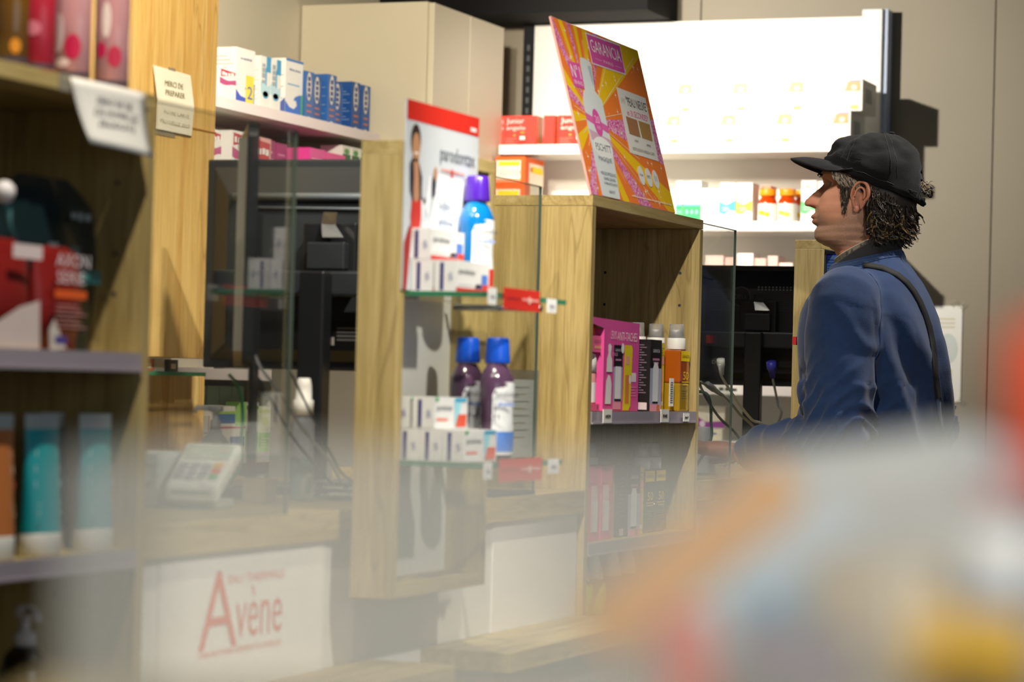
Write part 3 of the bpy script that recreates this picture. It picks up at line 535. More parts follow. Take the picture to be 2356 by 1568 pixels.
for x0, x1, s, lb in ((-1.64+.01, -1.512, 0, 'red gummy carton half hidden by the dentist poster'), (-1.510, -1.392, 1, 'red gummy carton in full view with an orange striped side'), (-1.368, -1.332, 0, 'narrow end of a red gummy carton in the row'), (-1.322, -1.20, 0, 'shiny red gummy carton under the edge of the sunburst board')):
    carton(lb, max(x0, -1.497), x1, 7.36, 7.42, 1.9225, 2.016, pm('shiny_red', '#ea4136', rough=.2, var=.05, bump=.3, bscale=60), RG, side=red_art if x1-x0 > .05 else None, front=lambda m, fr, w, h: (m.rect(fr, .1*w, .4*w, 0, h, '#f08830'), m.rect(fr, .6*w, .8*w, 0, h, '#9cac50')))
def orange_art(m, fr, w, h):
    m.rect(fr, .02*w, .86*w, .08*h, .86*h, '#eadccc'); m.rect(fr, .1*w, .82*w, .66*h, .82*h, '#f2d414', .001); m.text(fr, 'OSCILLOCOCCINUM', .12*w, .84*w, .3*h, .5*h, '#8a6a8a', .001); lines(m, fr, .15*w, .5*w, .54*h, .62*h, 1, '#a08a9a'); m.rect(fr, .02*w, .86*w, .1*h, .16*h, '#f27c18', .001)
def orange_side(m, fr, w, h): m.rect(fr, .22*w, .98*w, .0, .8*h, '#f3e7d2'); m.rect(fr, .4*w, .92*w, .45*h, .68*h, '#f6dc10', .001); m.rect(fr, .28*w, .4*w, .48*h, .64*h, '#f08020', .001)
carton('big orange and yellow carton, upper one of the stack', -1.497, -1.402, 7.30, 7.46, 1.805, 1.887, '#ee5f10', 'orange cartons on the far shelf', side=orange_art, front=orange_side)
carton('big orange carton, lower one of the stack behind the clear screen', -1.497, -1.402, 7.30, 7.45, 1.6885, 1.8045, '#ee5f10', 'orange cartons on the far shelf', side=orange_art, front=lambda m, fr, w, h: m.rect(fr, .3*w, w, .2*h, h, '#f3e7d2'))
def tube_art(m, fr, w, h):
    m.rect(fr, .04*w, .44*w, .68*h, .705*h, '#8f96d8'); lines(m, fr, .06*w, .46*w, .60*h, .65*h, 1, '#ead8a0')
    m.shape(fr, [(.69*w, .93*h), (.97*w, .93*h), (.93*w, .08*h), (.78*w, .08*h)], '#f4efe6'); m.shape(fr, [(.70*w, .62*h), (.965*w, .62*h), (.96*w, .93*h), (.74*w, .93*h)], '#f0a468', .0009); m.disc(fr, .85*w, .74*h, .05*w, .08*h, '#f8dcc8', .0012); m.rect(fr, .78*w, .98*w, .93*h, .97*h, '#a890c8', .0012); m.rect(fr, .80*w, .93*w, .06*h, .18*h, '#f4c850', .0009); m.shape(fr, [(.66*w, .6*h), (.71*w, .6*h), (.72*w, .9*h), (.67*w, .85*h)], '#a8dcd0', .0009); m.disc(fr, .86*w, .45*h, .06*w, .1*h, '#dce8ea', .0012)
def bar_side(m, fr, w, h):
    for k in range(9): m.rect(fr, .25*w+k*.05*w, .27*w+k*.05*w, .3*h, .75*h, '#8a90a0')
for row, (xr, z) in enumerate(((-.415, 1.9225), (-.382, 2.0155))):
    for k in range(4 if row == 0 else 5):
        pl = ('nearest the bright end post', 'second from the bright end post', 'middle of its row', 'fourth from the bright end post', 'partly behind the sunburst board')[k]
        carton('white tube carton, %s row, %s' % (('lower', 'upper')[row], pl), xr-.170*k-.168, xr-.170*k, 7.35, 7.52, z, z+.092, '#f3f1ea', 'white tube cartons in two rows on the far shelf', side=tube_art, front=bar_side if k == 0 else None)
def dots(m, fr, w, h, v=.86):
    for k, c_ in enumerate(('#e0407a', '#f08a40', '#f0d030', '#58b8e8')): m.disc(fr, (.3+.13*k)*w, v*h, .075*w, .018*h, c_, .001)
def sup(c1):
    def f(m, fr, w, h): dots(m, fr, w, h); wave(m, fr, w, .28*h, .52*h, c1, .18, 2.4); lines(m, fr, .15*w, .75*w, .32*h, .44*h, 3, '#f0f8f0')
    return f
GS = 'supplement cartons and jars on the second far shelf'
def greenart(m, fr, w, h):
    m.rect(fr, 0, w, 0, .42*h, '#18c860'); m.rect(fr, 0, w, .42*h, .47*h, '#6a88c0', .0008); m.rect(fr, .05*w, .35*w, .93*h, h, '#8fb8d0')
    for k in range(3): m.disc(fr, (.22+.28*k)*w, .28*h, .09*w, .06*h, '#7ae8a8', .001)
ZB = 1.6885
for x0, x1, h, art, base, lb in ((-.945, -.925, .128, greenart, '#f0f4ee', 'white and green carton cut by the sunburst board'), (-.922, -.868, .128, greenart, '#f2f5f2', 'white carton with a vivid green lower half'), (-.866, -.812, .106, lambda m, fr, w, h: (dots(m, fr, w*.7, h), wave(m, fr, w, .35*h, .55*h, '#d8ecc8', .15)), '#f4f4ee', 'shorter white carton with a pale green wave'),
        (-.808, -.762, .122, sup('#3cc4bc'), '#f5f5f2', 'slim white carton with a turquoise wave'), (-.757, -.710, .122, sup('#ecc42c'), '#f5f5f2', 'slim white carton with a yellow wave'), (-.562, -.517, .128, sup('#58c878'), '#f5f5f2', 'slim white carton with a green wave before the face of the man'), (-.513, -.468, .126, sup('#f0a0b0'), '#f5f0ee', 'pinkish white carton mostly behind the face of the man')):
    carton(lb, x0, x1, 7.37, 7.44, ZB, ZB+h, base, GS, side=art)
carton('salmon carton standing behind the orange-capped jars', -.708, -.68, 7.46, 7.52, ZB, ZB+.12, '#e8825a', GS)
carton('pale olive carton standing behind the shorter white one', -.868, -.84, 7.5, 7.56, ZB, ZB+.115, '#c8c8a0', GS)
def jar(x, y, lb, c_):
    r = empty('supplement_jar', (x, y, ZB), lb, 'jar', GS)
    body = pm('amber_jar', '#d8480c', rough=.15, var=.03, trans=.25)
    MB().lathe((x, y, ZB), [(.022, 0), (.027, .004), (.028, .06), (.026, .07), (.020, .078), (.020, .082)], body, 24).build('body', r)
    MB().lathe((x, y, ZB), [(.0285, .008), (.0287, .010), (.0287, .058), (.0285, .060)], '#f2efe6', 24, cap=False).build('label_band', r)
    m = MB(); rows = [[(x+.0291*math.cos(math.radians(a)), y+.0291*math.sin(math.radians(a)), ZB+z+.003*math.sin(a*.06)) for a in range(225, 300, 8)] for z in (.024, .037)]
    m.grid(rows, c_); m.build('wave_print', r)
    m = MB().lathe((x, y, ZB), [(.0, .0835), (.024, .0835), (.0245, .085), (.0245, .100), (.0235, .103), (.0, .103)], '#f79a14', 36, cap=False); m.build('cap', r)
for x, y, lb, c_ in ((-.665, 7.38, 'orange-capped jar with a yellow label wave, nearer the slim cartons', '#f0c010'), (-.605, 7.38, 'orange-capped jar with a lime label wave, nearer the face of the man', '#b8d040'), (-.578, 7.45, 'orange-capped jar hidden behind the two front jars', '#e8c010')): jar(x, y, lb, c_)
GC = 'pale cartons above the far monitor'
for x0, x1, h, c_, lb in ((-.845, -.79, .105, '#f2d0c8', 'pinkish carton above the far monitor, seen through the clear screen'), (-.785, -.755, .10, '#e8c0b8', 'rosy carton above the far monitor'), (-.748, -.70, .112, '#f6f2ec', 'white carton with coloured dots above the far monitor'), (-.695, -.66, .098, '#dcb8b0', 'dusky pink carton above the far monitor'), (-.655, -.625, .105, '#e4c4bc', 'dusky pink carton next to the hanging display box'), (-.62, -.58, .085, '#f4e0d4', 'low pale carton next to the hanging display box')):
    carton(lb, x0, x1, 7.36, 7.44, 1.4905, 1.4905+h, c_, GC, side=(lambda m, fr, w, h: dots(m, fr, w, h, .75)) if x0 == -.748 else (lambda m, fr, w, h: m.rect(fr, .3*w, .7*w, .5*h, .7*h, '#c87868')))
carton('white and purple carton on the lowest far shelf', -.85, -.765, 7.33, 7.40, 1.0855, 1.152, '#e4dccc', 'cartons on the lowest far shelf', side=lambda m, fr, w, h: (m.shape(fr, [(0, .55*h), (.3*w, .3*h), (w, .35*h), (w, .05*h), (0, .05*h)], '#9a3a98'), m.disc(fr, .2*w, .2*h, .1*w, .15*h, '#e8d8e8', .001)))
carton('cream carton with yellow print under the purple one', -.85, -.772, 7.33, 7.40, 1.0505, 1.085, '#f4ead0', 'cartons on the lowest far shelf', side=lambda m, fr, w, h: m.smudge(fr, 'Juvam', .3*w, .8*w, .5*h, .7*h, '#5a6ab0'))
carton('small framed beige carton behind the cables', -.70, -.63, 7.33, 7.40, 1.0505, 1.10, '#c8b8a8', 'cartons on the lowest far shelf', side=lambda m, fr, w, h: m.rect(fr, .15*w, .85*w, .2*h, .8*h, '#a88878'))
MBK = pm('monitor_black', '#23272b', rough=.38, var=.06, bump=.05, bscale=900)
# --- monitors
def monitor(loc, rot, w, h, label, brand=False, stand=True):
    x, y, z = loc; r = empty('computer_monitor', (x, y, 1.0305), label, 'monitor', 'black monitors on the counter'); r.rotation_euler = (0, 0, math.radians(rot)); r['o'] = (0, 0, 0)
    z0 = z-1.0305; fr = FY(0, 0, z0)
    m = MB(); 
    m.box(-w/2, w/2, .018, .034, z0, z0+h, MBK); m.build('bezel', r, bevel=.003)
    m = MB(); m.box(-w/2+.012, w/2-.012, .034, .0345, z0+.012, z0+h-.012, pm('screen_glass', '#20262c', rough=.1, var=0)); m.build('screen', r)
    m = MB(); e = .012
    P8 = [(-w/2+e, .018, z0+e), (w/2-e, .018, z0+e), (w/2-e, .018, z0+h-e), (-w/2+e, .018, z0+h-e), (-w/2+.05, -.01, z0+.035), (w/2-.05, -.01, z0+.035), (w/2-.05, -.01, z0+h-.055), (-w/2+.05, -.01, z0+h-.055)]
    m.add(P8, [(4, 5, 6, 7), (0, 1, 5, 4), (1, 2, 6, 5), (2, 3, 7, 6), (3, 0, 4, 7)], MBK)
    fb = FY(0, -.01, z0)
    if brand:
        for k in range(11): m.rect(fb, -w/2+.052, w/2-.052, h-.060-k*.0048, h-.0585-k*.0048, pm('rib_grey', '#3d4246', rough=.4, var=0), .0006)
        for k in range(34): m.disc(fb, -.09+k*.0075, h-.052+.0, .0022, .0013, '#8a9094', .0008, 6) if 0 else None
    m.build('rear_shell', r, bevel=.003)
    if brand:
        b_ = MB(); c0 = (-.075, h-.075); b_.lathe((c0[0], -.0125, z0+c0[1]), [(.0, 0)], MBK) if 0 else None
        for k in range(24): a0, a1 = 2*math.pi*k/24, 2*math.pi*(k+1)/24; b_.add([(c0[0]+math.cos(a)*q, -.0132, z0+c0[1]+math.sin(a)*q) for a, q in ((a0, .0235), (a1, .0235), (a1, .0215), (a0, .0215))], [(0, 1, 2, 3)], pm('badge_grey', '#4a4d50', rough=.3, var=0))
        b_.disc(FY(0, -.0105, z0), c0[0], c0[1], .0225, .0225, BLACK, .001); b_.text(FY(0, -.0105, z0), 'DELL', c0[0]-.016, c0[0]+.016, c0[1]-.005, c0[1]+.005, MATS['badge_grey'], .003); b_.build('badge', r)
        v_ = MB()
        for k in range(22):
            for q in range(2): v_.rect(fb, -.035+k*.0085, -.0315+k*.0085, h-.0535-q*.006, h-.0505-q*.006, '#8b8f90', .0009)
        v_.build('vent_slots', r)
    else:
        v_ = MB()
        v_.tube([(-w/2+.06, -.016, z0+h-.060), (w/2-.06, -.016, z0+h-.060)], .006, pm('painted_sheen', '#565e66', rough=.4, metal=.2, var=.02)); v_.build('rear_ridge', r)  # lighter grey paints the highlight along the casing ridge
        v_ = MB(); v_.tube([(-w/2+.075, -.0125, z0+h-.076), (w/2-.06, -.0125, z0+h-.079)], .0026, MATS['painted_sheen']); v_.build('rear_ridge', r)
    hx = -.03 if brand else .012; hz = h-.125 if brand else h-.112
    m = MB(); 
    if brand:
        for a in ((hx-.035, hx-.030, -.022, .0), (hx+.030, hx+.035, -.022, .0), (hx-.035, hx+.035, -.004, .001)): m.rect(fb, a[0], a[1], hz+a[2], hz+a[3], pm('handle_grey', '#7a838c', rough=.3, var=0), .004)
    else:
        m.shape(fb, [(hx-.03, hz-.006), (hx+.03, hz-.006), (hx+.034, hz+.001), (hx+.03, hz+.008), (hx-.03, hz+.008), (hx-.034, hz+.001)], BLACK, .001); m.rect(fb, hx-.03, hx+.03, hz-.010, hz-.0055, MATS['painted_sheen'], .0015); m.rect(fb, hx-.036, hx+.036, hz-.012, hz+.012, pm('recess_grey', '#26292c', rough=.3, var=0), .0006)  # pale bar under the slot is a painted highlight
    m.build('carry_handle', r)
    hub = MB(); bx = hx+.005; bz = z0+h*.575
    hub.box(bx-.045, bx+.04, -.05, -.011, bz-.04, bz+.035, BLACK); hub.box(bx-.03, bx+.03, -.07, -.05, bz-.035, bz+.005, MBK); hub.build('stand_hub', r, bevel=.002)
    cl = MB(); cl.add([(bx-.012, -.052, bz+.05), (bx+.01, -.052, bz+.05), (bx+.014, -.066, bz+.03), (bx+.03, -.073, bz+.012), (bx-.004, -.073, bz+.012), (bx-.009, -.066, bz+.032)], [(0, 1, 2, 5), (5, 2, 3, 4)], STEEL); cl.build('steel_clip', r, solid=.002)
    MB().box(-.16, w/2-.01, -.085, -.045, bz-.075, bz-.038, MBK).build('mounting_arm', r, bevel=.004)
    if stand:
        MB().box(bx-.02, bx+.02, -.12, -.086, .012, bz-.04, BLACK).build('column', r, bevel=.003)
        MB().box(bx-.1, bx+.1, -.16, .02, .001, .012, BLACK).build('foot', r, bevel=.003)
    pl = MB(); pl.box(-w/2+.06, w/2-.06, -.014, -.0105, z0+.03, z0+.075, BLACK)
    fb2 = FY(0, -.014, z0)
    if brand: pl.rect(fb2, .02, .05, .045, .06, '#3a3d42'); pl.text(fb2, 'DELL', -w/2+.07, -w/2+.10, .05, .058, '#c8c8c8')
    else: pl.rect(fb2, -.045, -.005, .034, .062, '#d6d7d5'); pl.rect(fb2, -.040, -.01, .050, .053, '#55585a', .0009); pl.rect(fb2, .0, .012, .038, .05, '#c9cac8'); lines(pl, fb2, .016, .07, .045, .068, 4, '#77797b', .45)
    pl.build('port_panel', r)
    return r
monitor((-.245, 3.56, 1.214), 3, .44, .321, 'black monitor seen from behind, steel clip showing, nearer the camera')
monitor((-.235, 5.95, 1.212), 6, .42, .285, 'ribbed black monitor with a round maker badge, behind the clear screen', brand=True)
r = empty('touch_screen', (-0.256, 3.28, 1.0305), 'slim black touch screen seen almost edge-on beside the oak cabinet', 'monitor'); r['o'] = (0, 0, 0); r.rotation_euler = (0, 0, math.radians(30))
m = MB(); pts = []
for (cy_, cz_, a0) in ((.13, .497, 0), (-.13, .497, 90), (-.13, .205, 180), (.13, .205, 270)):
    for k in range(6): a = math.radians(a0+k*18); pts.append((cy_+.02*math.cos(a), cz_+.02*math.sin(a)))
n = len(pts); m.add([(0, a, b_) for a, b_ in pts]+[(.016, a, b_) for a, b_ in pts], [tuple(range(n)), tuple(range(2*n-1, n-1, -1))]+[(k, k+n, (k+1) % n+n, (k+1) % n) for k in range(n)], MBK); m.build('panel', r, bevel=.002)
m = MB(); m.box(-.012, -.0005, -.146, -.142, .205, .495, pm('bezel_grey', '#8c8778', rough=.35, var=.02)); m.build('bezel_strip', r)
MB().box(.017, .03, -.02, .02, .0, .4, BLACK).build('column', r); MB().box(-.03, .05, -.05, .05, .001, .012, BLACK).build('foot', r)
# --- cables
def cable(label, pts, rad, mt, plug=None, grp='cables behind the clear screens'):
    P = [Vector(p) for p in pts]; out = []
    for i in range(len(P)-1):
        p0, p1, p2, p3 = P[max(i-1, 0)], P[i], P[i+1], P[min(i+2, len(P)-1)]
        for k in range(8):
            t = k/8; out.append(.5*((2*p1)+(-p0+p2)*t+(2*p0-5*p1+4*p2-p3)*t*t+(-p0+3*p1-3*p2+p3)*t**3))
    out.append(P[-1]); m = MB().tube(out, rad, mt, 8); r = tag(m.build('cable', origin=P[0]), label, 'cable', grp)
    if plug:
        a, d = Vector(plug[0]), Vector(plug[1])-Vector(plug[0]); MB().tube([a, a+d*.4, a+d*.5, a+d], [plug[2], plug[2], plug[2]*.8, plug[2]*.5], plug[3], 10).build('plug', r)
    return r
CG = pm('cable_grey', '#8d9091', rough=.4, var=.03); CD = pm('cable_dark', '#2a2c2c', rough=.4, var=.03); CGR = pm('cable_green', '#1f7a50', rough=.35, var=.04); CW = pm('cable_white', '#c9cbc6', rough=.4, var=.03)
def W(px, py, x): # point of the plane at depth x that a sight line through the photo meets
    d = fw+rt*(px-1178)/6000-up*(py-784)/6000; t = (x-CAM.x)/d.x; return CAM+d*t
cable('dark cable with a black ferrite block falling across the near screen', [W(570, 828, -.19)]+[W(a, b_, c_) for a, b_, c_ in ((585, 860, -.18), (630, 930, -.16), (670, 1000, -.14), (740, 1085, -.13), (800, 1140, -.12))]+[(-.13, 3.50, 1.034)], .0022, CD, (W(588, 872, -.178), W(612, 912, -.166), .006, CD))
cable('grey cable falling steeply behind the spray bottle', [W(588, 818, -.17)]+[W(a, b_, c_) for a, b_, c_ in ((600, 845, -.16), (640, 900, -.14), (700, 990, -.12), (760, 1060, -.1), (805, 1130, -.09))]+[(-.10, 3.49, 1.034)], .0022, CG)
cable('thin dark cable dropping from the monitor to the paper clutter', [W(652, 835, -.12)]+[W(a, b_, c_) for a, b_, c_ in ((665, 850, -.12), (710, 940, -.1), (760, 1040, -.08), (800, 1100, -.07))]+[(-.09, 3.44, 1.034)], .0016, CD)
cable('green cable arching over the card terminal', [W(a, b_, -.3) for a, b_ in ((528, 862), (548, 890), (558, 940), (556, 1000), (550, 1080))]+[(-.30, 3.30, 1.034)], .0026, CGR)
cable('green cable hanging beside the middle shelving unit', [W(a, b_, -.1) for a, b_ in ((1608, 900), (1625, 905), (1634, 925), (1636, 970), (1634, 1015))]+[(-.1, 4.92, 1.034)], .0032, CGR)
cable('white power cable with a ribbed plug behind the far clear screen', [W(a, b_, -.14) for a, b_ in ((1655, 838), (1660, 865), (1685, 905), (1705, 935), (1730, 965), (1755, 985))]+[(-.20, 5.55, 1.034)], .0028, CW, (W(1658, 825, -.14), W(1661, 862, -.14), .0085, CW))
cable('grey cable crossing the white one behind the far clear screen', [W(a, b_, -.12) for a, b_ in ((1612, 878), (1640, 895), (1668, 912), (1700, 950), (1738, 1000))]+[(-.18, 5.4, 1.034)], .0028, CG, (W(1628, 884, -.12), W(1660, 908, -.12), .007, CG))
cable('dark cable running low behind the far clear screen', [W(a, b_, -.1) for a, b_ in ((1608, 880), (1625, 915), (1655, 960), (1700, 1008))]+[(-.1, 5.3, 1.034)], .0028, CD)
cable('video cable with a blue plug hanging from the far monitor', [W(a, b_, -.17) for a, b_ in ((1776, 835), (1778, 870), (1782, 890), (1790, 930), (1795, 960))]+[(-.25, 5.9, 1.034)], .003, CG, (W(1774, 832, -.17), W(1778, 868, -.17), .0115, pm('plug_blue', '#3a3ca8', rough=.35, var=.03)))
# --- counter items by the card terminal
r = empty('card_terminal', (-.150, 2.985, 1.0305), 'white card payment terminal with grey, red and green keys', 'card terminal'); r['o'] = (0, 0, 0); r.rotation_euler = (0, 0, math.radians(10))
TW = pm('terminal_white', '#dfe0da', rough=.35, var=.02)
MB().box(-.03, .03, -.02, .05, .0, .012, pm('terminal_grey', '#b0b2ae', var=.03)).build('base', r, bevel=.003)
m = MB(); A = [(-.036, -.035), (.036, -.035), (.039, .055), (-.039, .055)]
zt = lambda y: .030+(y+.035)*.6
m.add([(x, y, zt(y)-.022) for x, y in A]+[(x, y, zt(y)) for x, y in A], [(3, 2, 1, 0), (4, 5, 6, 7), (0, 1, 5, 4), (1, 2, 6, 5), (2, 3, 7, 6), (3, 0, 4, 7)], TW); m.build('body', r, bevel=.005)
for i in range(4):
    for j in range(3):
        x, y = -.0235+i*.0155, -.020+j*.0115; m = MB(); c_ = '#9aa4b0' if i < 3 else ('#3fae6a', '#d8582e', '#e0b040')[j]
        m.add([(x-.006, y-.004, zt(y)+.0003), (x+.006, y-.004, zt(y)+.0003), (x+.006, y+.005, zt(y)+.006), (x-.006, y+.005, zt(y)+.006)], [(0, 1, 2, 3)], c_); m.build('key', r)
m = MB(); m.add([(-.03, .018, zt(.018)+.001), (.03, .018, zt(.018)+.001), (.032, .048, zt(.048)+.001), (-.032, .048, zt(.048)+.001)], [(0, 1, 2, 3)], pm('lcd_grey', '#b8c4bc', rough=.2, var=.03)); m.build('display', r)
MB().box(-.026, .026, -.0365, -.034, .020, .024, '#8a8c88').build('card_slot', r)
m = MB().box(-.30, -.20, 2.96, 3.08, 1.0305, 1.10, pm('printer_grey', '#c6cacc', var=.02)); m.box(-.298, -.202, 2.9595, 2.96, 1.083, 1.0845, '#8d9296'); m.text(FY(0, 2.96, 0), 'EPSON', -.235, -.21, 1.055, 1.062, '#5a6068')
tag(m.build('receipt_printer', origin=(-.25, 3.02, 1.0305), bevel=.003), 'grey box-shaped receipt printer behind the card terminal', 'printer')
MB().box(-.2, -.16, 2.765, 2.80, 1.0303, 1.036, '#5c7686').build('eraser', origin=(-.18, 2.78, 1.03)); tag(bpy.data.objects['eraser'], 'small slate blue eraser at the near end of the worktop', 'eraser')
PUMP = clear('gel_clear', (.90, .92, .96, 1), haze=.6, hazecol=(.62, .67, .74, 1), gloss=.1)
def bottle(label, x, y, z, prof, mt, neck, pump, nozzle=None, lab=None, grp=None, cat='bottle', name='bottle', sx=1, sy=1, cap_mt='#eeeeea'):
    r = empty(name, (x, y, z), label, cat, grp)
    MB().lathe((x, y, z), prof, mt, 28, sx, sy).build('body', r)
    zt_ = prof[-1][1]; MB().lathe((x, y, z+zt_), pump, cap_mt, 24).build('cap' if not nozzle else 'pump_head', r)
    if nozzle: MB().tube([(x, y, z+nozzle[2]), (x+nozzle[0], y+nozzle[1], z+nozzle[2]), (x+nozzle[0]*1.15, y+nozzle[1]*1.15, z+nozzle[2]-.006)], nozzle[3], cap_mt, 10).build('nozzle', r)
    if lab:
        l0, l1, rr_, lm, a0, a1 = lab; rows = [[(x+rr_*math.cos(math.radians(a))*sx, y+rr_*math.sin(math.radians(a))*sy, z+q) for a in range(a0, a1+1, 10)] for q in (l0, l1)]
        MB().grid(rows, lm).build('front_label', r)
    return r
bottle('clear hand gel pump bottle standing behind the card terminal', -.33, 3.36, 1.0305, [(.022, 0), (.026, .004), (.027, .055), (.022, .075), (.010, .088), (.009, .094)], PUMP, None, [(.008, 0), (.008, .012), (.0045, .014), (.0045, .024), (.011, .026), (.011, .034)], (-.03, .0, .124, .004), None, cap_mt=PUMP)
bottle('tall clear spray bottle with a white cap on the near worktop', -.155, 3.29, 1.0305, [(.0145, 0), (.0165, .003), (.0165, .108), (.013, .115), (.0095, .118)], PUMP, None, [(.0142, 0), (.0142, .022), (.0115, .023), (.011, .042), (.009, .052), (.007, .053)], None, (.008, .06, .0168, pm('slate_label', '#5d7c7a', var=.03), 180, 360))
bottle('tiny clear glass vial beside the spray bottle', -.19, 3.24, 1.0305, [(.009, 0), (.0095, .002), (.0095, .022), (.007, .026)], PUMP, None, [(.008, 0), (.008, .01)], cap_mt=STEEL)
m = MB()
for k in range(7): m.M = Matrix.Translation((-.10+.006*(k % 3), 3.38+.012*(k % 2), 1.031+k*.0042)) @ Matrix.Rotation(.15*((k*37) % 5-2), 4, 'Z'); m.box(-.055, .055, -.05, .05, 0, .0012+.0015*(k % 2), PAPER if k % 3 else '#8f9aa0')
tag(m.build('paper_stack', origin=(-.1, 3.38, 1.031)), 'untidy stack of leaflets where the near cables land', 'paper')
m = MB().box(-.2, -.165, 3.20, 3.235, 1.0305, 1.062, '#cbb58e'); tag(m.build('note_block', origin=(-.18, 3.215, 1.0305)), 'small tan note block between vial and spray bottle', 'note block')
m = MB()
for k in range(24): a0, a1 = 2*math.pi*k/24, 2*math.pi*(k+1)/24
m = MB().tube([(-.13+.0*math.cos(a), 3.26+.016*math.cos(a), 1.050+.016*math.sin(a)) for a in [2*math.pi*k/24 for k in range(25)]], .004, TAPE, 8); tag(m.build('tape_roll', origin=(-.13, 3.26, 1.031)), 'clear tape roll standing before the spray bottle', 'tape')
m = MB().add([(-.14, 3.52, 1.213), (-.10, 3.52, 1.215), (-.107, 3.52, 1.168), (-.128, 3.52, 1.166)], [(0, 1, 2, 3)], PAPER); m.box(-.145, -.09, 3.521, 3.524, 1.205, 1.222, BLACK2); tag(m.build('paper_tag', origin=(-.12, 3.52, 1.21)), 'white paper tag hanging under the near monitor', 'tag')
m = MB().box(-.02, .0, 3.62, 3.80, 1.0305, 1.036, '#3c4c58'); m.box(-.09, -.021, 3.60, 3.80, 1.0305, 1.035, '#3c4c58'); tag(m.build('dark_tray', origin=(-.04, 3.7, 1.03)), 'dark slate tray on the worktop beside the middle shelving unit', 'tray')
r = empty('cone_stand', (-.12, 5.06, 1.0305), 'white cone-shaped holder on the worktop behind the cables', 'holder')
MB().lathe((-.12, 5.06, 1.0305), [(.026, 0), (.026, .003), (.016, .06), (.013, .092), (.011, .094)], '#d9dad8', 24).build('body', r)
# --- toothpaste, mouthwash and the dentist poster
TP = 'toothpaste boxes on the glass shelves'
NAVY = '#2a2878'
def tp_end(m, fr, w, h): m.rect(fr, .26*w, .42*w, .04*h, .92*h, NAVY); m.text(fr, '§', .66*w, .84*w, .35*h, .6*h, '#8a93b8')
def tp_top(m, fr, w, h): m.text(fr, 'parodontax', .06*w, .55*w, .52*h, .76*h, '#3a3d48'); m.rect(fr, 0, .98*w, 0, .14*h, '#c8342c'); m.shape(fr, [(.55*w, .16*h), (.75*w, .16*h), (.75*w, .30*h), (.6*w, .30*h)], '#3a3a50'); m.rect(fr, .76*w, .94*w, .14*h, .62*h, '#5a84dc', .0008); m.rect(fr, .78*w, .98*w, .1*h, .3*h, '#d84838', .001); lines(m, fr, .06*w, .5*w, .22*h, .3*h, 1, '#a8acb8')
def tp_bot(m, fr, w, h): m.text(fr, 'parodontax', .06*w, .52*w, .52*h, .76*h, '#4a4d58'); m.rect(fr, .06*w, .4*w, .24*h, .34*h, '#e89080'); m.shape(fr, [(.58*w, .9*h), (.8*w, .9*h), (.7*w, .05*h), (.62*w, .05*h)], '#9cdcec'); m.shape(fr, [(.62*w, .05*h), (.94*w, .05*h), (.96*w, .45*h), (.7*w, .45*h)], '#e0583c', .0009); m.disc(fr, .06*w, .93*h, .05*w, .07*h, '#3ca858', .001); m.rect(fr, .6*w, .95*w, .86*h, .98*h, '#40a8d0', .001)
def tp(lb, x1, y0, z, art): carton(lb, x1-.031, x1, y0, y0+.112, z, z+.041, '#e6e8e8', TP, front=art, side=tp_end, name='toothpaste_box', cat='toothpaste box')
tp('toothpaste box on the upper glass shelf, lower tier, beside the oak panel', .114, 3.112, 1.3185, tp_top); tp('toothpaste box on the upper glass shelf, lower tier, at the outer edge', .147, 3.112, 1.3185, tp_top)
tp('toothpaste box lying on top of the pair, upper glass shelf', .110, 3.112, 1.360, tp_top)
for k in range(3): tp(('toothpaste box on the lower glass shelf, lower tier, beside the oak panel', 'toothpaste box on the lower glass shelf, lower tier, middle', 'toothpaste box on the lower glass shelf, lower tier, outer edge')[k], .101+.0315*k, 3.112, 1.0985, tp_bot)
tp('toothpaste box on the lower glass shelf, upper tier, beside the oak panel', .086, 3.112, 1.140, tp_bot); tp('toothpaste box on the lower glass shelf, upper tier, fully seen side', .121, 3.112, 1.140, tp_bot)
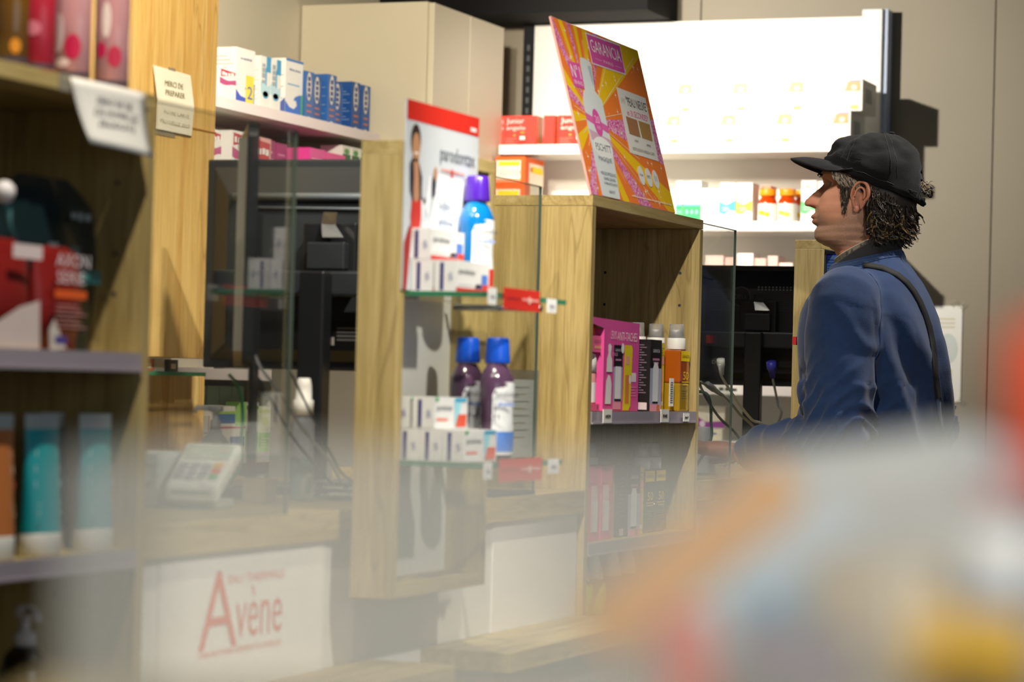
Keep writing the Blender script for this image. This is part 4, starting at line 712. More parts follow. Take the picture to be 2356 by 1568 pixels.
def mouthwash(lb, x, y, z, liq, capc, art, sc=1, zs=1.11):
    r = empty('mouthwash_bottle', (x, y, z), lb, 'mouthwash bottle', 'mouthwash bottles on the glass shelves')
    MB().lathe((x, y, z), [(q_*sc, z_*zs) for q_, z_ in ((.02, 0), (.0235, .004), (.0245, .03), (.0228, .055), (.0245, .085), (.0238, .098), (.019, .108), (.0145, .114), (.013, .116))], liq, 28, .85, 1.25).build('body', r)
    MB().lathe((x, y, z), [(.0158*sc, .1165*zs), (.0163*sc, .119*zs), (.0142*sc, .146*zs), (.0132*sc, .148*zs)], capc, 28, 1, 1.1).build('cap', r)
    m = MB(); ns = 9; out = []
    def S(a, zz, l=1.012):
        rp = [(0, .02), (.004, .0235), (.03, .0245), (.055, .0225), (.085, .0245), (.098, .0235), (.112, .016)]; q = .0245
        for k in range(len(rp)-1):
            if rp[k][0] <= zz <= rp[k+1][0]: t = (zz-rp[k][0])/(rp[k+1][0]-rp[k][0]); q = rp[k][1]*(1-t)+rp[k+1][1]*t
        return (x+q*sc*l*math.cos(a)*.85+.0002, y+q*sc*l*math.sin(a)*1.25, z+zz*zs)
    rows = []
    for i in range(12):
        t = i/11; zz = .006+.088*t; half = 74 if t < .8 else 74*math.sqrt(max(0, 1-((t-.8)/.22)**2)); rows.append([S(math.radians(half*(-1+2*k/ns)), zz) for k in range(ns+1)])
    m.grid(rows, '#e4e8ec'); rows = []
    for i in range(4): zz = .010+i*.008; rows.append([S(math.radians(64*(-1+2*k/ns)), zz, 1.03) for k in range(ns+1)])
    m.grid(rows, art)
    a_ = math.radians(-38); n_ = Vector((math.cos(a_), math.sin(a_), 0)); u_ = Vector((-math.sin(a_), math.cos(a_), 0)); fr = (Vector((x, y, z))+n_*.0285*sc, u_, Vector((0, 0, 1)), n_)
    m.text(fr, 'parodontax', -.018, .016, .082, .092, '#3c3a4c', .0004); m.smudge(fr, 'bain de bouche', -.015, .013, .072, .077, '#7c94d0', .0004); m.build('front_label', r)
    return r
mouthwash('blue mouthwash with a purple cap on the upper glass shelf', .100, 3.29, 1.3185, pm('liquid_blue', '#0c78c4', rough=.12, var=.1, scale=20, trans=.15, coat=.5), pm('cap_purple', '#4a20a8', rough=.25, var=.05, coat=.4), '#d03a34', 1.08)
PL = pm('liquid_plum', '#5e4460', rough=.12, var=.15, scale=20, trans=.2, coat=.5); CB = pm('cap_blue', '#1450c8', rough=.28, var=.04, coat=.4)
mouthwash('purple mouthwash with a blue cap, beside the white back panel', .088, 3.30, 1.0985, PL, CB, '#5a90e0', 1.06)
mouthwash('purple mouthwash with a blue cap, at the outer edge of the shelf', .138, 3.285, 1.0985, PL, CB, '#4a84e0', 1.06)
m = MB(); fr = FX(.0815, 3.088, 1.3195); m.box(.0790, .0815, 3.088, 3.334, 1.3195, 1.567, '#c6ced6')
m.rect(fr, 0, .246, .2215, .2475, '#cf2f24'); m.rect(fr, .215, .235, .2265, .232, '#f0d8d8', .0008)
m.text(fr, 'parodontax', .112, .232, .172, .198, '#5a6470'); m.smudge(fr, 'EXPERT GENCIVES', .118, .2, .163, .167, '#d88a80')
m.disc(fr, .153, .161, .004, .008, '#c84038', .0009)
SKN = '#b98a68'
m.disc(fr, .030, .196, .0165, .022, '#3a2c28', .0006); m.disc(fr, .031, .187, .013, .0195, SKN, .0009); m.rect(fr, .0245, .0375, .178, .181, '#f0e4dc', .0012); m.shape(fr, [(.022, .172), (.040, .172), (.046, .125), (.034, .11), (.022, .13)], SKN, .0009)
m.shape(fr, [(.012, .165), (.022, .175), (.026, .15), (.024, .115), (.014, .13)], '#2e2c34', .0012); m.shape(fr, [(.040, .17), (.052, .15), (.052, .12), (.046, .118)], '#2e2c34', .0012)
m.shape(fr, [(.022, .122), (.034, .115), (.050, .124), (.053, .10), (.048, .072), (.022, .078), (.018, .095)], '#c43a2c', .001); m.shape(fr, [(.0, .06), (.016, .085), (.024, .078), (.012, .0), (.0, .0)], '#9c1c14', .0008)
m.shape(fr, [(.052, .125), (.075, .10), (.085, .15), (.078, .155), (.068, .12), (.054, .09)], '#eceef4', .0009); m.shape(fr, [(.085, .15), (.1, .165), (.098, .13), (.088, .125)], '#3c4048', .0011); m.disc(fr, .096, .158, .006, .009, SKN, .0013)
m.shape(fr, [(.105, .158), (.2, .155), (.17, .06), (.078, .068)], '#eef1f6', .001); m.shape(fr, [(.10, .07), (.135, .145), (.14, .07)], '#c8ced8', .0012)
m.text(fr, 'Des dents', .108, .15, .112, .124, '#8a98ac', .0014); m.text(fr, 'gencives', .108, .16, .088, .100, '#6a7ca0', .0014)
tag(m.build('dentist_poster', origin=(.08, 3.2, 1.32)), 'white display card with a red band showing a smiling dentist', 'display card')
def clip_card(x, y0, y1, z0, z1, label, base='#cf3228', txt=True, grp='cards clipped to the glass shelves'):
    m = MB().box(x, x+.001, y0, y1, z0, z1, base); fr = FX(x+.001, y0, z0); w_, h_ = y1-y0, z1-z0
    if txt: m.text(fr, 'parodontax', .06*w_, .42*w_, .42*h_, .62*h_, '#6a2a3a'); m.smudge(fr, 'LE SOIN GENCIVES', .5*w_, .95*w_, .45*h_, .6*h_, '#f0b8b0'); m.disc(fr, .7*w_, .5*h_, .03*w_, .17*h_, '#f4d8d0')
    else: m.smudge(fr, '5,90', .25*w_, .75*w_, .35*h_, .6*h_, '#8a8c98')
    return tag(m.build('shelf_card', origin=(x, y0, z0)), label, 'card', grp)
clip_card(.2, 3.145, 3.275, 1.298, 1.326, 'red brand card clipped to the upper glass shelf edge'); clip_card(.2, 3.145, 3.30, 1.073, 1.103, 'red brand card clipped to the lower glass shelf edge')
clip_card(.198, 3.096, 3.124, 1.302, 1.324, 'white price card at the near corner of the upper glass shelf', '#e6e8e8', False); clip_card(.198, 3.31, 3.345, 1.299, 1.318, 'white price card at the far corner of the upper glass shelf', '#e6e8e8', False)
clip_card(.198, 3.096, 3.124, 1.078, 1.1, 'white price card at the near corner of the lower glass shelf', '#e6e8e8', False); clip_card(.198, 3.33, 3.37, 1.08, 1.10, 'white price card at the far corner of the lower glass shelf', '#e6e8e8', False)
# --- vitamin cartons in the far display box
def bion(m, fr, w, h): m.rect(fr, 0, w, 0, .68*h, '#a8d0ec'); m.rect(fr, 0, w, .66*h, .7*h, '#e8c860', .0008); m.text(fr, 'Bion3', .25*w, .85*w, .78*h, .9*h, '#f4f6ff', .001)
def bion2(m, fr, w, h): m.rect(fr, .04*w, .96*w, .3*h, .98*h, '#8cbcec'); lines(m, fr, .08*w, .9*w, .36*h, .95*h, 14, '#4a70c8'); m.disc(fr, .5*w, .16*h, .16*w, .05*h, '#e8ecf8', .0009)
BLU = '#0a2cc8'; GB = 'blue vitamin cartons in the far display box'
carton('small blue vitamin carton with a white name, standing in front', .056, .090, 5.229, 5.285, 1.3525, 1.438, BLU, GB, side=bion, front=bion)
carton('tall blue carton with a pale printed back panel, behind the small one', .060, .096, 5.31, 5.40, 1.3525, 1.490, BLU, GB, side=bion2)
# --- middle unit, main shelf
Z1 = 1.1588
HOT = pm('hot_pink', '#e85aa8', rough=.35, var=.03); PNK = pm('rose_pink', '#f06aa0', rough=.35, var=.03)
r = empty('tester_display', (-.09, 4.29, Z1), 'large pink display carton for dark-spot care with empty tester slots', 'display carton')
m = MB(); m.box(-.16, -.034, 4.20, 4.386, Z1, 1.300, HOT); m.add([(-.16, 4.09, 1.302), (-.034, 4.09, 1.3185), (-.034, 4.386, 1.3135), (-.16, 4.386, 1.31)], [(0, 1, 2, 3)], HOT); m.add([(-.034, 4.20, 1.30), (-.034, 4.386, 1.30), (-.034, 4.386, 1.3135), (-.034, 4.09, 1.3185), (-.034, 4.09, 1.312)], [(0, 1, 2, 3, 4)], HOT)
m.box(-.15, -.06, 4.092, 4.198, 1.288, 1.305, HOT)
fr = FX(-.034, 0, 0)
m.text(fr, 'SERUMS', 4.232, 4.262, 1.283, 1.297, '#f8d8ec'); m.text(fr, 'ANTI-TACHES', 4.266, 4.372, 1.281, 1.296, '#fbeef6'); m.text(fr, 'VISAGE', 4.236, 4.27, 1.254, 1.260, '#f8a8d4'); m.text(fr, 'CORPS', 4.305, 4.335, 1.254, 1.260, '#f8a8d4')
m.rect(fr, 4.345, 4.372, 1.21, 1.226, '#f6e4ee'); lines(m, fr, 4.345, 4.375, 1.185, 1.205, 4, '#f09cc8')
m.shape(fr, [(4.212, 1.226), (4.242, 1.226), (4.24, 1.246), (4.232, 1.256), (4.236, 1.27), (4.228, 1.275), (4.219, 1.272), (4.221, 1.258), (4.214, 1.248)], '#f0f0f2', .0012); m.shape(fr, [(4.208, 1.171), (4.238, 1.171), (4.240, 1.205), (4.232, 1.219), (4.222, 1.221), (4.212, 1.21)], '#f0f0f2', .0012); lines(m, fr, 4.215, 4.235, 1.182, 1.214, 6, '#b8b8c0')
m.rect(fr, 4.250, 4.296, 1.235, 1.273, '#1c1a1e', .0008); m.rect(fr, 4.250, 4.296, 1.176, 1.235, '#aeb4d0', .0008); m.rect(fr, 4.258, 4.288, 1.180, 1.236, '#f2f4f8', .0011); lines(m, fr, 4.262, 4.284, 1.190, 1.230, 6, '#8a90a0'); m.rect(fr, 4.256, 4.290, 1.176, 1.180, '#1c1a1e', .0013); m.text(fr, 'GARANCIA', 4.255, 4.291, 1.262, 1.267, '#c8c8d0', .0012); m.rect(fr, 4.258, 4.288, 1.246, 1.249, '#c88ab0', .0012); m.rect(fr, 4.25, 4.292, 1.162, 1.176, '#f0a0c0', .0008)
m.disc(fr, 4.294, 1.268, .008, .009, '#f6f6f6', .0015)
m.shape(fr, [(4.300, 1.160), (4.334, 1.160), (4.342, 1.168), (4.348, 1.268), (4.342, 1.274), (4.306, 1.274)], '#ecd818', .001); m.rect(fr, 4.312, 4.332, 1.172, 1.222, '#e08a4a', .0013); m.rect(fr, 4.312, 4.332, 1.24, 1.255, '#f4a898', .0013); lines(m, fr, 4.308, 4.338, 1.26, 1.27, 3, '#8a8420'); lines(m, fr, 4.306, 4.33, 1.163, 1.169, 2, '#8a8420'); m.disc(fr, 4.336, 1.214, .006, .008, '#f6f0f0', .0015)
m.build('carton', r)
m = MB(); m.box(-.15, -.046, 4.094, 4.19, 1.288, 1.309, '#e8401c'); m.shape(FX(-.046, 0, 0), [(4.10, 1.289), (4.13, 1.289), (4.17, 1.309), (4.14, 1.309)], '#d85a90'); m.build('inner_tray', r)
def airless(lb, y, z, grp, x=-.036):
    r = empty('airless_bottle_pack', (x-.03, y, z), lb, 'bottle pack', grp)
    m = MB().box(x-.055, x-.003, y-.036, y+.034, z, z+.012, PNK); m.box(x-.055, x-.045, y-.036, y+.034, z+.012, z+.128, PNK); m.box(x-.055, x-.003, y-.036, y+.034, z+.1, z+.128, PNK)
    f_ = FX(x-.003, y, z); m.text(f_, 'GARANCIA', -.024, .022, .116, .122, '#b07a70', .0006); m.rect(f_, -.02, .022, .106, .111, '#f8b088'); m.shape(f_, [(.008, .1), (.034, .1), (.034, .075), (.025, .078), (.014, .09)], PNK, .0006); m.text(f_, '1', -.001, .003, .003, .010, '#7a3030')
    m.build('carton', r)
    MB().lathe((x-.026, y-.003, z+.012), [(.018, 0), (.0195, .002), (.0195, .05), (.018, .0535)], pm('blush_glitter', '#e8a4a0', rough=.25, var=.2, scale=300), 24).build('bottle', r)
    MB().lathe((x-.026, y-.003, z+.012), [(.0205, .054), (.0205, .0725), (.0185, .084), (.012, .087)], '#f0f0ee', 24).build('cap', r)
    m = MB(); m.grid([[(x-.026+.0198*math.cos(math.radians(a)), y-.003+.0198*math.sin(math.radians(a)), z+.0145+(.034 if a > -30 else .034*math.cos(math.radians((a+30)*1.5)))*q) for a in range(-70, 91, 10)] for q in (0, 1)], '#f2eff2'); m.build('front_label', r)
airless('pink pack holding a blush pump bottle, before the display carton', 4.186, Z1, 'pink bottle packs in the middle unit'); airless('pink pack half hidden by the side panel of the middle unit', 4.100, Z1, 'pink bottle packs in the middle unit')
def blackbox(lb, y, z, x=-.036, h=.128):
    def f(m, fr, w_, h_): m.text(fr, 'GARANCIA', .2*w_, .8*w_, .82*h_, .87*h_, '#e0e0e6'); m.rect(fr, .2*w_, .8*w_, .71*h_, .74*h_, '#c88aa8'); m.rect(fr, .28*w_, .72*w_, .66*h_, .69*h_, '#c88aa8'); m.rect(fr, 0, w_, .1*h_, .6*h_, '#b4b8d4'); m.shape(fr, [(.22*w_, .13*h_), (.7*w_, .13*h_), (.72*w_, .6*h_), (.6*w_, .68*h_), (.35*w_, .68*h_), (.22*w_, .6*h_)], '#f0f2f8', .0009); lines(m, fr, .3*w_, .62*w_, .2*h_, .6*h_, 7, '#9aa0b0'); m.rect(fr, .22*w_, .7*w_, .11*h_, .135*h_, '#141216', .0012); m.rect(fr, 0, w_, 0, .1*h_, '#f2a4c4', .0008); m.rect(fr, .6*w_, .85*w_, .01*h_, .09*h_, '#c8864e', .0012)
    def s(m, fr, w_, h_): lines(m, fr, .15*w_, .85*w_, .25*h_, .95*h_, 20, '#7a6a78', .4); m.rect(fr, .1*w_, .9*w_, .02*h_, .12*h_, '#d8c8d0')
    carton(lb, x-.045, x, y-.034, y+.030, z, z+h, '#1a171b', 'serum boxes in the middle unit', front=f, side=s)
blackbox('black and lilac serum box beside the display carton', 4.448, Z1, x=-.022)
def yellowbox(lb, y, z, x=-.03, h=.124):
    def f(m, fr, w_, h_): lines(m, fr, .2*w_, .9*w_, .82*h_, .95*h_, 4, '#8a8420'); m.rect(fr, .4*w_, .95*w_, .68*h_, .8*h_, '#f0a890'); m.shape(fr, [(.35*w_, .1*h_), (.75*w_, .1*h_), (.72*w_, .55*h_), (.55*w_, .68*h_), (.4*w_, .55*h_)], '#f4a488', .0009); m.rect(fr, .3*w_, .8*w_, .08*h_, .14*h_, '#f4f2f0', .0012)
    carton(lb, x-.026, x, y-.018, y+.018, z, z+h, '#ecd71a', 'yellow concealer boxes in the middle unit', front=f)
yellowbox('yellow pencil box beside the black serum box', 4.500, Z1)
OIL = pm('oil_orange', '#c8641c', rough=.1, var=.1, scale=18, trans=.3, coat=.6); OIL2 = pm('oil_gold', '#c09a28', rough=.1, var=.1, scale=18, trans=.3, coat=.6); CLC = clear('cap_clear', (.95, .96, .97, 1), haze=.35, hazecol=(.93, .94, .95, 1), gloss=.12)
def oil(lb, y, z, x, full=True, dark=False):
    r = empty('oil_spray_bottle', (x-.02, y, z), lb, 'spray bottle', 'oil spray bottles in the middle unit')
    a, b_ = (OIL, OIL2) if not dark else (pm('dark_oil', '#3c3a30', rough=.2, var=.05), pm('dark_oil2', '#4a4a2c', rough=.2, var=.05))
    m = MB().box(x-.036, x, y-.028, y+.028, z, z+.052, b_); m.box(x-.036, x, y-.028, y+.028, z+.052, z+.112, a); m.build('body', r, bevel=.003)
    m = MB(); fr = FX(x, y, z); m.rect(fr, -.026, .026, .092, .111, '#f2d00e', .0006); m.text(fr, 'GARANCIA', -.02, .022, .098, .104, '#7a5a10', .001); m.text(fr, '50', -.012, .018, .058, .073, '#f6d020', .001); m.rect(fr, -.02, .024, .053, .0545, '#f6d020', .001); m.rect(fr, -.014, .02, .048, .0495, '#f6d020', .001); lines(m, fr, -.016, .018, .025, .042, 4, '#8a7a1a'); m.build('front_label', r)
    MB().lathe((x-.018, y, z+.1135), [(.0165, 0), (.017, .001), (.017, .020), (.0165, .021)], '#eeeeec', 24).build('collar', r)
    MB().lathe((x-.018, y, z+.1345), [(.0115, 0), (.0108, .014), (.0095, .015)], '#e8e8e8', 20).build('nozzle', r)
    MB().lathe((x-.018, y, z+.1345), [(.0142, 0), (.0132, .024), (.0125, .0255)], CLC, 24).build('overcap', r)
oil('orange oil spray with a big 50 on it, at the outer edge', 4.580, Z1, -.010); oil('orange oil spray behind the yellow pencil box', 4.575, Z1, -.048); oil('oil spray behind the black serum box', 4.500, Z1, -.060); oil('oil spray behind the corner of the pink display carton', 4.56, Z1, -.086)
m = MB().box(-.016, -.0152, 4.508, 4.532, 1.168, 1.219, PAPER); f_ = FX(-.0152, 0, 0)
for k in range(10): m.rect(f_, 4.513, 4.527, 1.174+k*.004, 1.176+k*.004, '#5a6470')
tag(m.build('barcode_sticker', origin=(-.016, 4.52, 1.168)), 'white barcode ticket standing before the yellow pencil box', 'ticket')
# --- middle unit, lower shelf and bottom
Z2 = .9405
for k, y in enumerate((4.085, 4.140, 4.198)):
    def f(m, fr, w_, h_):
        m.rect(fr, .0, w_, .78*h_, h_, '#ee6c9c'); m.shape(fr, [(.5*w_, .78*h_), (w_, .78*h_), (.9*w_, .66*h_), (.75*w_, .64*h_)], '#f07a84', .0009); m.rect(fr, .12*w_, .7*w_, .12*h_, .74*h_, '#f4d8dc', .0005); m.rect(fr, .3*w_, .72*w_, .12*h_, .5*h_, '#f6f6f6', .001); lines(m, fr, .36*w_, .68*w_, .16*h_, .48*h_, 8, '#c0c0c8'); m.rect(fr, .14*w_, .7*w_, .50*h_, .52*h_, '#ffffff', .0012)
    carton(('pink serum carton on the lower shelf, against the side panel', 'pink serum carton on the lower shelf, middle', 'pink serum carton on the lower shelf, beside the black box')[k], -.075, -.022, y-.027, y+.027, Z2, Z2+.126, '#e8588c', 'pink serum cartons on the lower shelf', front=f)
carton('slim orange-edged carton on the lower shelf', -.07, -.03, 4.231, 4.262, Z2, Z2+.125, '#c89a78', 'serum boxes in the middle unit')
blackbox('black and lilac serum box on the lower shelf', 4.345, Z2, x=-.022, h=.122); carton('black carton with small print on the lower shelf', -.07, -.026, 4.270, 4.308, Z2, Z2+.120, '#2a282e', 'serum boxes in the middle unit', front=lambda m, fr, w_, h_: (lines(m, fr, .15*w_, .85*w_, .3*h_, .9*h_, 10, '#5a5660'), m.rect(fr, .2*w_, .8*w_, .02*h_, .12*h_, '#d8d0d4')))
yellowbox('yellow pencil box on the lower shelf', 4.400, Z2, h=.118)
oil('oil spray on the lower shelf, beside the yellow box', 4.452, Z2, -.03, dark=True); oil('oil spray on the lower shelf, farthest one', 4.515, Z2, -.03, dark=True)
oil('oil spray behind the pink cartons on the lower shelf', 4.30, Z2, -.1, dark=True); oil('oil spray behind the black box on the lower shelf', 4.37, Z2, -.1, dark=True)
Z3 = .8155
GRN = pm('oil_green', '#b4dc1c', rough=.12, var=.08, trans=.3, coat=.5); DKB = pm('bottle_dark', '#3a3f50', rough=.2, var=.05)
for k, (y, x, mt, lb) in enumerate(((4.10, -.03, GRN, 'green bottle with a white spray cap at the bottom, nearest the side panel'), (4.165, -.03, GRN, 'green bottle with a white spray cap at the bottom, second one'), (4.26, -.03, DKB, 'dark bottle with a white spray cap at the bottom, beside the green ones'), (4.34, -.03, DKB, 'dark bottle with a white spray cap at the bottom, farthest one'), (4.22, -.10, GRN, 'green bottle standing behind at the bottom of the unit'))):
    bottle(lb, x-.0, y, Z3, [(.018, 0), (.021, .003), (.022, .045), (.020, .054), (.013, .060)], mt, None, [(.0155, 0), (.0155, .012), (.0115, .022), (.0095, .038), (.007, .040)], grp='spray bottles at the bottom of the middle unit')
# --- near unit
def body_mist(lb, y, mt, deco, rad=.0195, h=.13):
    x = -.028; r = empty('body_mist_bottle', (x, y, 1.5155), lb, 'bottle', 'fragrance bottles on top of the near unit')
    MB().lathe((x, y, 1.5155), [(rad*.9, 0), (rad, .003), (rad, h-.008), (rad*.7, h), (rad*.5, h+.004)], mt, 28).build('body', r)
    MB().lathe((x, y, 1.5155), [(rad*1.012, .0035), (rad*1.012, .0085)], '#4a4250', 28, cap=False).build('base_band', r)
    MB().lathe((x, y, 1.5155+h+.004), [(.011, .0), (.011, .03), (.010, .032)], '#c8b090', 18).build('cap', r)
    for a, z, w_, h_, c_ in deco:
        m = MB(); P = lambda u, v: (x+rad*1.035*math.cos(math.radians(a)+u/rad), y+rad*1.035*math.sin(math.radians(a)+u/rad), 1.5155+z+v)
        m.add([P(w_*q*math.cos(t), h_*q*math.sin(t)) for q in (1, .5, 0) for t in [2*math.pi*k/16 for k in range(16)]], [(j*16+k, j*16+(k+1) % 16, j*16+16+(k+1) % 16, j*16+16+k) for j in (0, 1) for k in range(16)], c_); m.build('fruit_print', r)
PKG = pm('pink_liquid', '#dba3a8', rough=.12, var=.25, scale=14, trans=.3, coat=.6); RDG = pm('red_liquid', '#b0283a', rough=.25, var=.1, scale=14, coat=.4); AMB = pm('amber_liquid', '#6e4c16', rough=.15, var=.2, coat=.6)
body_mist('amber bottle with an orange fruit on top of the near unit', 2.317, AMB, [(-40, .02, .006, .008, '#e09020')])
body_mist('crimson bottle on top of the near unit, beside the amber one', 2.369, RDG, [(-115, .06, .003, .005, '#3ca050'), (-70, .045, .008, .008, '#d87888')])
body_mist('pale pink bottle with a raspberry, nearer of the pair', 2.442, PKG, [(-60, .035, .009, .014, '#c8204c'), (-110, .05, .007, .022, '#f0d6da'), (-95, .018, .009, .005, '#f4dcd8')])
body_mist('pale pink bottle with a raspberry, beside the oak cabinet', 2.524, PKG, [(-95, .042, .006, .009, '#d02058'), (-50, .035, .008, .012, '#c43050'), (-80, .075, .005, .02, '#f6e4dc')])
def tube_pack(lb, y, z, x, mt, h=.150, w_=.070, cap='#f0f0ea', tail=True):
    r = empty('cosmetic_tube', (x, y, z), lb, 'tube', 'standing tubes on the near shelf')
    MB().lathe((x, y, z), [(.021*w_/.062, 0), (.0225*w_/.062, .002), (.0225*w_/.062, .022), (.022*w_/.062, .024)], cap, 24, .8, 1.1).build('cap', r)
    m = MB(); rows = []
    for i in range(9):
        t = i/8; zz = z+.0245+(h-.0245)*t; a = .019*(1-t)**.8+.0008; b_ = w_/2*(.82+.18*t)
        rows.append([(x+a*math.cos(q), y+b_*math.sin(q)*.98, zz) for q in [2*math.pi*k/24 for k in range(24)]])
    m.grid(rows[:8], mt, closed=True); m.grid(rows[7:], '#b9c4c4', closed=True); m.build('body', r)
    m = MB(); f_ = lambda u, v: (x+.019*(1-v/h)**.8*math.cos(math.asin(min(.9, abs(u)/(w_/2))))+.0012, y+u, z+v)
    for v0, v1, a, c_ in ((.105, .112, .3, '#cfeaf0'), (.088, .096, .34, '#b8e0ec'), (.072, .08, .36, '#8fd0ea'), (.052, .056, .3, '#bfe6ea'), (.044, .047, .32, '#bfe6ea'), (.031, .034, .34, '#1e5a64')):
        ww = w_*a; m.add([f_(-ww, v0), f_(0, v0), f_(ww, v0), f_(ww, v1), f_(0, v1), f_(-ww, v1)], [(0, 1, 4, 5), (1, 2, 3, 4)], c_ if mt is not TBR else {'#1e5a64': '#4a3030', '#8fd0ea': '#d8584a'}.get(c_, '#f0d8c0'))
    m.build('print', r)
TEAL = pm('teal_tube', '#14a4ae', rough=.35, var=.05); TBR = pm('brown_tube', '#c0743c', rough=.35, var=.08); DTE = pm('deep_teal', '#0d5058', rough=.4, var=.05)
tube_pack('copper brown tube with a white cap on the near shelf', 2.315, 1.0055, -.03, TBR)
tube_pack('bright teal tube with a white cap, next to the brown one', 2.405, 1.0055, -.03, TEAL); tube_pack('bright teal tube with a white cap, closest to the side panel', 2.515, 1.0055, -.03, TEAL); tube_pack('dark teal slim tube standing between the two bright ones', 2.50, 1.0055, -.075, DTE, w_=.05)
def pouch(lb, y0, y1, z0, z1, x, mt, name='refill_pouch', shoulder=.25, deco=None, lean=.0):
    r = empty(name, (x, (y0+y1)/2, z0), lb, 'pouch', 'refill pouches on the near shelf'); m = MB(); rows = []; N = 14
    yc = (y0+y1)/2; hw = (y1-y0)/2
    for i in range(N+1):
        t = i/N; d = .020*math.sin(math.pi*min(1, (1-t)*1.1+.02))**.6*(1-t*.6)+.001; k = hw*(.92+.08*math.sin(t*3)) if t < 1-shoulder else hw*(1-.55*((t-1+shoulder)/shoulder)**2)
        rows.append([(x+lean*t+d*math.cos(q), yc+k*math.copysign(abs(math.sin(q))**.8, math.sin(q)), z0+(z1-z0)*t) for q in [2*math.pi*j/24 for j in range(24)]])
    m.grid(rows, mt, closed=True); m.build('bag', r)
    if deco: q = MB(); deco(q, FX(x+.022+lean*.5, yc, z0), hw, z1-z0); q.build('print', r)
    return r
DKG = pm('pouch_dark', '#16282c', rough=.3, var=.15, scale=30, coat=.3); RDP = pm('pouch_red', '#8a211e', rough=.35, var=.1, scale=30); RDW = pm('pouch_white', '#dcd4cc', rough=.35, var=.05)
def dd(m, fr, w_, h): m.rect(fr, -.75*w_, .8*w_, .40*h, .48*h, '#1c6a70'); m.smudge(fr, 'REFILL', -.1*w_, .6*w_, .42*h, .46*h, '#58b0a8', .0012); m.smudge(fr, 'KERA', .2*w_, .6*w_, .76*h, .81*h, '#a8b4b4'); m.smudge(fr, 'PURE', -.2*w_, .4*w_, .54*h, .62*h, '#6a7a7c')
pouch('dark green-black refill pouch standing at the back of the near unit', 2.33, 2.553, 1.2235, 1.412, -.060, DKG, deco=dd)
def dr(m, fr, w_, h): m.text(fr, 'AXON', -.75*w_, .7*w_, .80*h, .93*h, '#f0e6ec'); m.text(fr, 'SERIE', -.7*w_, .5*w_, .64*h, .76*h, '#f0e0e4'); m.rect(fr, -.75*w_, .6*w_, .50*h, .58*h, '#f0682c'); lines(m, fr, -.7*w_, .6*w_, .22*h, .47*h, 6, '#d8a098'); m.rect(fr, -.7*w_, -.2*w_, .06*h, .14*h, '#5a4a98'); m.shape(fr, [(-.9*w_, 0), (-.2*w_, .02*h), (-.75*w_, .3*h), (-.95*w_, .2*h)], '#dcd4cc', .0003)
pouch('red and white pouch with an orange band, leaning before the dark one', 2.375, 2.47, 1.2235, 1.335, -.03, RDP, shoulder=.08, deco=dr)
def dr2(m, fr, w_, h): m.rect(fr, -.2*w_, .9*w_, .82*h, .95*h, '#ecdcdc'); m.shape(fr, [(-.9*w_, .0), (.9*w_, .0), (.85*w_, .45*h), (.1*w_, .38*h), (-.9*w_, .2*h)], '#e0d0cc', .0006)
pouch('red and white pouch cut by the edge of the near unit', 2.265, 2.368, 1.2235, 1.338, -.032, RDP, shoulder=.08, deco=dr2)
r = empty('pouch_spout', (-.03, 2.31, 1.36), 'white round spout cap poking out above the red pouches', 'spout cap')
m = MB().lathe((0, 0, 0), [(.0, -.012), (.008, -.010), (.0115, -.003), (.0115, .004), (.007, .010), (0, .012)], '#ece9ec', 20, cap=False)
for i, v in enumerate(m.v): m.v[i] = Vector((-.03+v.x, 2.318+v.y, 1.386+v.z))
m.build('cap', r); MB().tube([(-.03, 2.322, 1.375), (-.035, 2.335, 1.352), (-.035, 2.345, 1.337)], [.006, .004, .005], '#4c7c80', 10).build('stem', r)
r = empty('pump_bottle', (-.06, 2.43, .8005), 'black bottle with a white pump in the lowest compartment', 'bottle')
MB().lathe((-.06, 2.43, .8005), [(.026, 0), (.028, .004), (.028, .075), (.022, .094), (.012, .104)], pm('gloss_black', '#0c0d10', rough=.08, var=0, coat=1), 28).build('body', r)
MB().lathe((-.06, 2.43, .905), [(.013, 0), (.013, .014), (.006, .016), (.006, .03), (.012, .031), (.013, .040), (.008, .044)], '#c9c6c6', 20).build('pump_head', r); MB().tube([(-.06, 2.43, .943), (-.035, 2.41, .943), (-.028, 2.405, .936)], .0045, '#c9c6c6', 10).build('nozzle', r)
